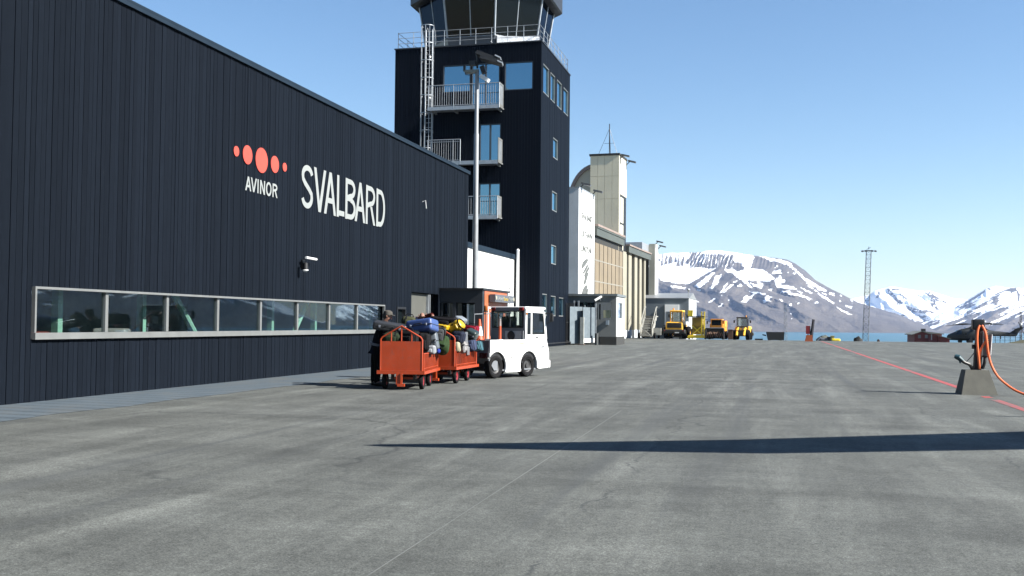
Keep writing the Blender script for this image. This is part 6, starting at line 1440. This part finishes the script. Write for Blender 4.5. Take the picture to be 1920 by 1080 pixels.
    m_ = MB(); q = sk + look * .098 - up * .055; m_.tube([q - sd * .022, q + look * .004, q + sd * .022], .006, 5); m_.build('mouth', M('lips', (.35, .11, .09), .5), root)
    return look, up, sd, sk, ja
Y1 = 23.15
def a1(px, py, dy=0): return atY(px, py, Y1 + dy)
p1 = thing('person', 'person in navy work clothes and cap leaning over the rear cart from the left', 'person', (a1(706, 722).x, Y1, 0))
def gz(v, z): v = Vector(v); v.z = z; return v
P = {'pelvis': (a1(706, 652), (.15, .125)), 'waist': (a1(709, 636), (.14, .12)), 'chest': (a1(714.5, 617), (.165, .13)), 'neck': (a1(721.5, 602.5), .058), 'skull': (a1(727, 592.5), (.088, .098)), 'crown': (a1(726.5, 588.5), (.083, .092)),
     'shl': (a1(714.5, 610, .19), .075), 'ell': (a1(733, 622, .22), .055), 'wrl': (a1(751, 615, .12), .036), 'shr': (a1(717, 611, -.17), .075), 'elr': (a1(729, 628, -.12), .055), 'wrr': (a1(745, 622, -.02), .036),
     'hipl': (a1(704, 660, .09), .105), 'knl': (a1(702, 688, .1), .075), 'anl': (gz(a1(700, 715, .1), .09), .055), 'toel': (gz(a1(711, 718, .06), .05), .04),
     'hipr': (a1(708, 660, -.09), .105), 'knr': (a1(709, 688, -.1), .075), 'anr': (gz(a1(706, 717, -.12), .09), .055), 'toer': (gz(a1(717, 720, -.14), .05), .04)}
lk, up, sdv, sk, ja = person_rig(p1, P, (1, .12, -.12), (.15, 0, 1), NAVY, DKTR)
q0, q1 = Vector(P['pelvis'][0]), Vector(P['waist'][0]); m_ = MB(); d = (q1 - q0).normalized(); c = q0 + d * .08
m_.lathe([(.178, -.028), (.182, .028)], c, tuple(Vector((0, 0, 1)).rotation_difference(d).to_euler()), 20); m_.build('reflective_band', M('reflective_grey', (.30, .33, .42), .4), ja)
m_ = MB(); rq = Vector((0, 0, 1)).rotation_difference(up); cpos = sk + up * .045
m_.lathe([(.108, -.02), (.110, .02), (.095, .065), (.05, .09), (.005, .095)], cpos, tuple(rq.to_euler()), 20)
m_.prism([cpos + lk * .08 + sdv * .075 - up * .01, cpos + lk * .165 + sdv * .05 - up * .02, cpos + lk * .165 - sdv * .05 - up * .02, cpos + lk * .08 - sdv * .075 - up * .01], up * .012)
m_.build('cap', cloth('cap_olive_grey', (.14, .13, .115)), p1)
m_ = MB(); m_.ball(sk - lk * .02 - up * .005 - lk * .03, (.082, .092, .085), 12); m_.build('hair', M('hair_grey_brown', (.08, .065, .05), .7, 0, .3, 40), p1)
# second person: bald head bent forward behind the blue case
Y2 = 26.35
def a2(px, py, dy=0): return atY(px, py, Y2 + dy)
p2 = thing('person', 'bald person in a dark red top bending down behind the blue case', 'person', (a2(783, 700).x, Y2, 0))
cx2 = a2(783, 600).x
P = {'pelvis': (Vector((cx2 - .12, Y2 + .1, .95)), (.15, .125)), 'waist': (Vector((cx2 - .08, Y2 + .08, 1.12)), (.145, .12)), 'chest': (a2(785.5, 605, 0), (.17, .135)), 'neck': (a2(789, 595.5, -.12), .06), 'skull': (a2(792, 589.5, -.22), (.092, .10)), 'crown': (a2(793, 587.5, -.26), (.088, .095)),
     'shl': (a2(777, 598.5, 0), .075), 'ell': (a2(770, 615, -.15), .055), 'wrl': (a2(779, 622, -.3), .036), 'shr': (a2(801, 595, 0), .075), 'elr': (a2(810, 590.5, -.22), .05), 'wrr': (a2(813.5, 598, -.36), .036),
     'hipl': (Vector((cx2 - .2, Y2 + .1, .88)), .105), 'knl': (Vector((cx2 - .22, Y2 + .05, .5)), .075), 'anl': (Vector((cx2 - .22, Y2 + .1, .09)), .055), 'toel': (Vector((cx2 - .2, Y2 - .06, .05)), .04),
     'hipr': (Vector((cx2 - .02, Y2 + .1, .88)), .105), 'knr': (Vector((cx2 - .02, Y2 + .05, .5)), .075), 'anr': (Vector((cx2 - .02, Y2 + .1, .09)), .055), 'toer': (Vector((cx2, Y2 - .06, .05)), .04)}
lk, up, sdv, sk, ja = person_rig(p2, P, (.35, -.55, -.75), (.2, -.75, .6), cloth('dark_red_top', (.11, .018, .014)), DKTR, bare_arms=True)
m_ = MB(); m_.rbox(a2(779.5, 601, -.17), (.14, .1, .18), .04); m_.build('collar_patch', M('checked_grey', (.40, .38, .42), .7, 0, .5, 30), ja)

# ------------------------------------------------------------------ service post with hoses (near right)
PD = Vector((4.35, 25.40, 0)); sp = thing('service_post', 'near dark service post with looped orange hoses on a tapered concrete block', 'service post', tuple(PD), 0, 'apron service posts')
m_ = MB(); b0 = [(-.33, -.38), (.43, -.33), (.40, .36), (-.36, .31)]; b1 = [(-.22, -.225), (.27, -.19), (.25, .25), (-.24, .215)]
vs = [(PD.x + x, PD.y + y, 0) for x, y in b0] + [(PD.x + x, PD.y + y, .55) for x, y in b1]
m_.add(vs, [(3, 2, 1, 0), (4, 5, 6, 7), (0, 1, 5, 4), (1, 2, 6, 5), (2, 3, 7, 6), (3, 0, 4, 7)]); m_.build('concrete_block', CONC, sp, sharp=20)
def sq(px, py, dy=0): return atY(px, py, PD.y + dy)
m_ = MB(); a, b_ = sq(1832, 697), sq(1837.5, 607); m_.tube([a, b_], [.095, .088], 8); m_.build('post', M('dark_maroon_post', (.035, .014, .018), .5, 0, .25, 6), sp)
m_ = MB(); q = sq(1834, 612); m_.rbox((q.x, q.y, q.z + .04), (.26, .22, .24), .03); m_.prism([sq(1823, 606, -.1), sq(1831, 601.5, -.1), sq(1836, 604, -.1), sq(1829, 608, -.1)], (0, .2, 0)); m_.build('head', BLACK, sp)
m_ = MB(); q = sq(1827.5, 612); m_.rbox(q, (.05, .2, .14), .02); m_.build('green_mark', M('green_mark', (.03, .14, .03), .5), sp)
m_ = MB(); q = sq(1825, 650); m_.rbox(q, (.06, .1, .10), .015); m_.build('switch', BLACK, sp)
m_ = MB(); q = sq(1850, 652, .06); m_.prism([sq(1845, 629, .08), sq(1859.5, 627, .03), sq(1857, 666, .03), sq(1843, 668, .08)], (.0, .03, 0)); m_.build('sign_plate', M('plate_grey', (.36, .37, .36), .5, .2), sp)
m_ = MB(); m_.tube([sq(1860, 627, .03), sq(1857, 666, .03)], .012, 5); m_.build('plate_edge', WHITE, sp)
HOSE = M('hose_orange', (.90, .19, .06), .4, 0, .05, 5, k=.75)
def smooth(pts, n=6):
    pts = [Vector(p) for p in pts]; P_ = [pts[0]] + pts + [pts[-1]]; out = []
    for i in range(1, len(P_) - 2):
        for k in range(n):
            t = k / n; a, b, c, d = P_[i - 1], P_[i], P_[i + 1], P_[i + 2]
            out.append(.5 * ((2 * b) + (-a + c) * t + (2 * a - 5 * b + 4 * c - d) * t * t + (-a + 3 * b - 3 * c + d) * t ** 3))
    return out + [pts[-1]]
m_ = MB(); m_.tube(smooth([sq(1837, 692, -.13), sq(1834, 665, -.16), sq(1832, 640, -.16), sq(1833, 620, -.14), sq(1836.5, 610, -.1)]), .026, 10); m_.build('hose_loop', HOSE, sp)
m_ = MB(); m_.tube(smooth([sq(1841, 610, -.1), sq(1847, 622, -.14), sq(1850, 640, -.14), sq(1853, 663, -.14), sq(1859, 685, -.16), sq(1871, 706, -.22), sq(1890, 723, -.3), sq(1910, 735, -.42), atZ(1935, 742, .026), atZ(1985, 742, .026)]), .026, 10); m_.build('long_hose', HOSE, sp)
m_ = MB(); m_.tube(smooth([sq(1848, 640, -.1), sq(1842, 650, -.12), sq(1837.5, 662, -.12), sq(1836, 690, -.12)]), .026, 8); m_.build('cross_hose', M('hose_shade_orange', (.85, .20, .04), .45, k=.8), sp)
m_ = MB()
for k in range(6): q = sq(1849 + k * .5, 620 + k * 4.2, -.09); m_.lathe([(.022, -.01), (.03, 0), (.022, .01)], q, n=8)
m_.build('coil_cable', M('cable_orange', (.75, .25, .03), .5), sp)
m_ = MB(); m_.tube(smooth([sq(1823, 692, -.1), sq(1818, 684, -.15), sq(1809, 680, -.2), sq(1803, 676, -.22)]), .035, 8); m_.build('nozzle_grip', BLACK, sp)
m_ = MB(); m_.tube([sq(1806, 677, -.2), sq(1797, 670, -.22), sq(1790, 667.5, -.22)], [.04, .065, .045], 10); m_.tube([sq(1797, 672, -.22), sq(1801, 681, -.22)], .018, 6); m_.build('nozzle', M('nozzle_teal', (.025, .10, .13), .4), sp)
m_ = MB(); m_.tube(smooth([sq(1826, 662, -.1), sq(1818, 672, -.12), sq(1811, 679, -.15)]), .008, 6); m_.build('cord', BLACK, sp)
m_ = MB(); m_.tube(smooth([sq(1847, 667, -.06), sq(1846, 680, -.08), sq(1842, 692, -.08)]), .035, 8); m_.rbox(sq(1847, 668, -.06), (.1, .1, .05), .015); m_.build('second_grip', BLACK, sp)

# ------------------------------------------------------------------ parked aircraft just outside the picture on the right; its wing throws the long shadow
ac = thing('parked_aircraft', 'white propeller aircraft whose wing throws the long shadow over the apron', 'aircraft', (15.5, 17.5, 0))
ACW = M('aircraft_white', (.78, .79, .80), .35, 0, .03, 1)
fa = Vector((-.47, .88, 0)); wa = Vector((.88, .47, 0)); oc = Vector((17.2, 18.4, 2.6))
def ring(prof):
    vs, fs = [], []; n = 18
    for (s, r, dz) in prof:
        for j in range(n): t = 2 * math.pi * j / n; vs.append(oc + fa * s + wa * (r * math.cos(t)) + Vector((0, 0, r * math.sin(t) + dz)))
    for i in range(len(prof) - 1):
        for j in range(n): fs.append((i * n + j, i * n + (j + 1) % n, (i + 1) * n + (j + 1) % n, (i + 1) * n + j))
    return vs, fs + [tuple(reversed(range(n))), tuple(range(len(vs) - n, len(vs)))]
m_ = MB(); m_.add(*ring([(7.2, .1, -.5), (6.8, .5, -.4), (6, .9, -.2), (4.6, 1.2, 0), (-4, 1.2, 0), (-8, .8, .4), (-11, .25, .9)])); m_.build('fuselage', ACW, ac)
zw = 5.2; sh_x, sh_y = -.03, -.39
wl = [(2.69, 11.47), (5.25, 11.85), (7.27, 12.25), (8.95, 13.03), (10.4, 13.72), (17.2, 16.6)]; wu = [(16, 19.4), (10.9, 16.05), (7.05, 13.65), (4.47, 12.39), (2.75, 11.64)]
m_ = MB(); m_.prism([(x + sh_x, y + sh_y, zw - .03) for x, y in wl + wu], (0, 0, .12)); m_.build('wing', ACW, ac)
m_ = MB(); rt = oc + Vector((0, 0, 2.6)); m_.prism([rt + fa * 1.4, rt - fa * 1.4, rt - fa * .6 + wa * 13, rt + fa * .5 + wa * 13], (0, 0, .14)); m_.build('wing', ACW, ac)
m_ = MB(); m_.prism([oc + fa * 1.4 + Vector((0, 0, 1.0)), oc - fa * 1.4 + Vector((0, 0, 1.0)), oc - fa * 1.3 + Vector((0, 0, 2.7)), oc + fa * 1.3 + Vector((0, 0, 2.7))], wa * .8); m_.build('pylon', ACW, ac)
m_ = MB(); tb = oc - fa * 10; m_.prism([tb + fa * 2.2 + Vector((0, 0, 1)), tb - fa * .6 + Vector((0, 0, 1)), tb - fa * 1.2 + Vector((0, 0, 3.8)), tb + Vector((0, 0, 3.8))], wa * .14); m_.build('tail_fin', ACW, ac)
m_ = MB(); m_.prism([tb + wa * -2.6 + Vector((0, 0, 3.8)), tb + wa * 2.6 + Vector((0, 0, 3.8)), tb - fa * 1 + wa * 2.4 + Vector((0, 0, 3.8)), tb - fa * 1 - wa * 2.4 + Vector((0, 0, 3.8))], (0, 0, .1)); m_.build('tailplane', ACW, ac)
for s in (-1, 1):
    e = rt + wa * (4.0 * s) - Vector((0, 0, .35)); m_ = MB(); m_.tube([e + fa * 2.2, e + fa * 1.6, e - fa * .6, e - fa * 1.6], [.15, .42, .42, .15], 12); en = m_.build('engine', ACW, ac)
    for a in range(4): d = wa * math.cos(a * 1.571 + .3) + Vector((0, 0, math.sin(a * 1.571 + .3))); m_ = MB(); m_.tube([e + fa * 2.25, e + fa * 2.25 + d * 1.3], [.07, .05], 6); m_.build('propeller_blade', BLACK, en)
    g_ = oc + wa * (1.6 * s) - fa * .8; m_ = MB(); m_.tube([g_ + Vector((0, 0, -.9)), (g_.x, g_.y, .4)], .1, 6); m_.lathe([(.15, -.12), (.4, -.12), (.4, .12), (.15, .12)], (g_.x, g_.y, .4), (R(90), 0, math.atan2(wa.y, wa.x) + math.pi / 2), 14); m_.build('landing_gear', RUB, ac)
g_ = oc + fa * 5.2; m_ = MB(); m_.tube([g_ + Vector((0, 0, -.9)), (g_.x, g_.y, .3)], .08, 6); m_.lathe([(.1, -.1), (.3, -.1), (.3, .1), (.1, .1)], (g_.x, g_.y, .3), (R(90), 0, math.atan2(wa.y, wa.x) + math.pi / 2), 12); m_.build('nose_gear', RUB, ac)
m_ = MB()
for s in np.arange(-3.5, 4.5, .9): q = oc + fa * s - wa * 1.17 + Vector((0, 0, .3)); m_.obox(q, (.08, .4, .5), (0, 0, math.atan2(fa.y, fa.x) - math.pi / 2))
m_.build('cabin_windows', GLASSD, ac)
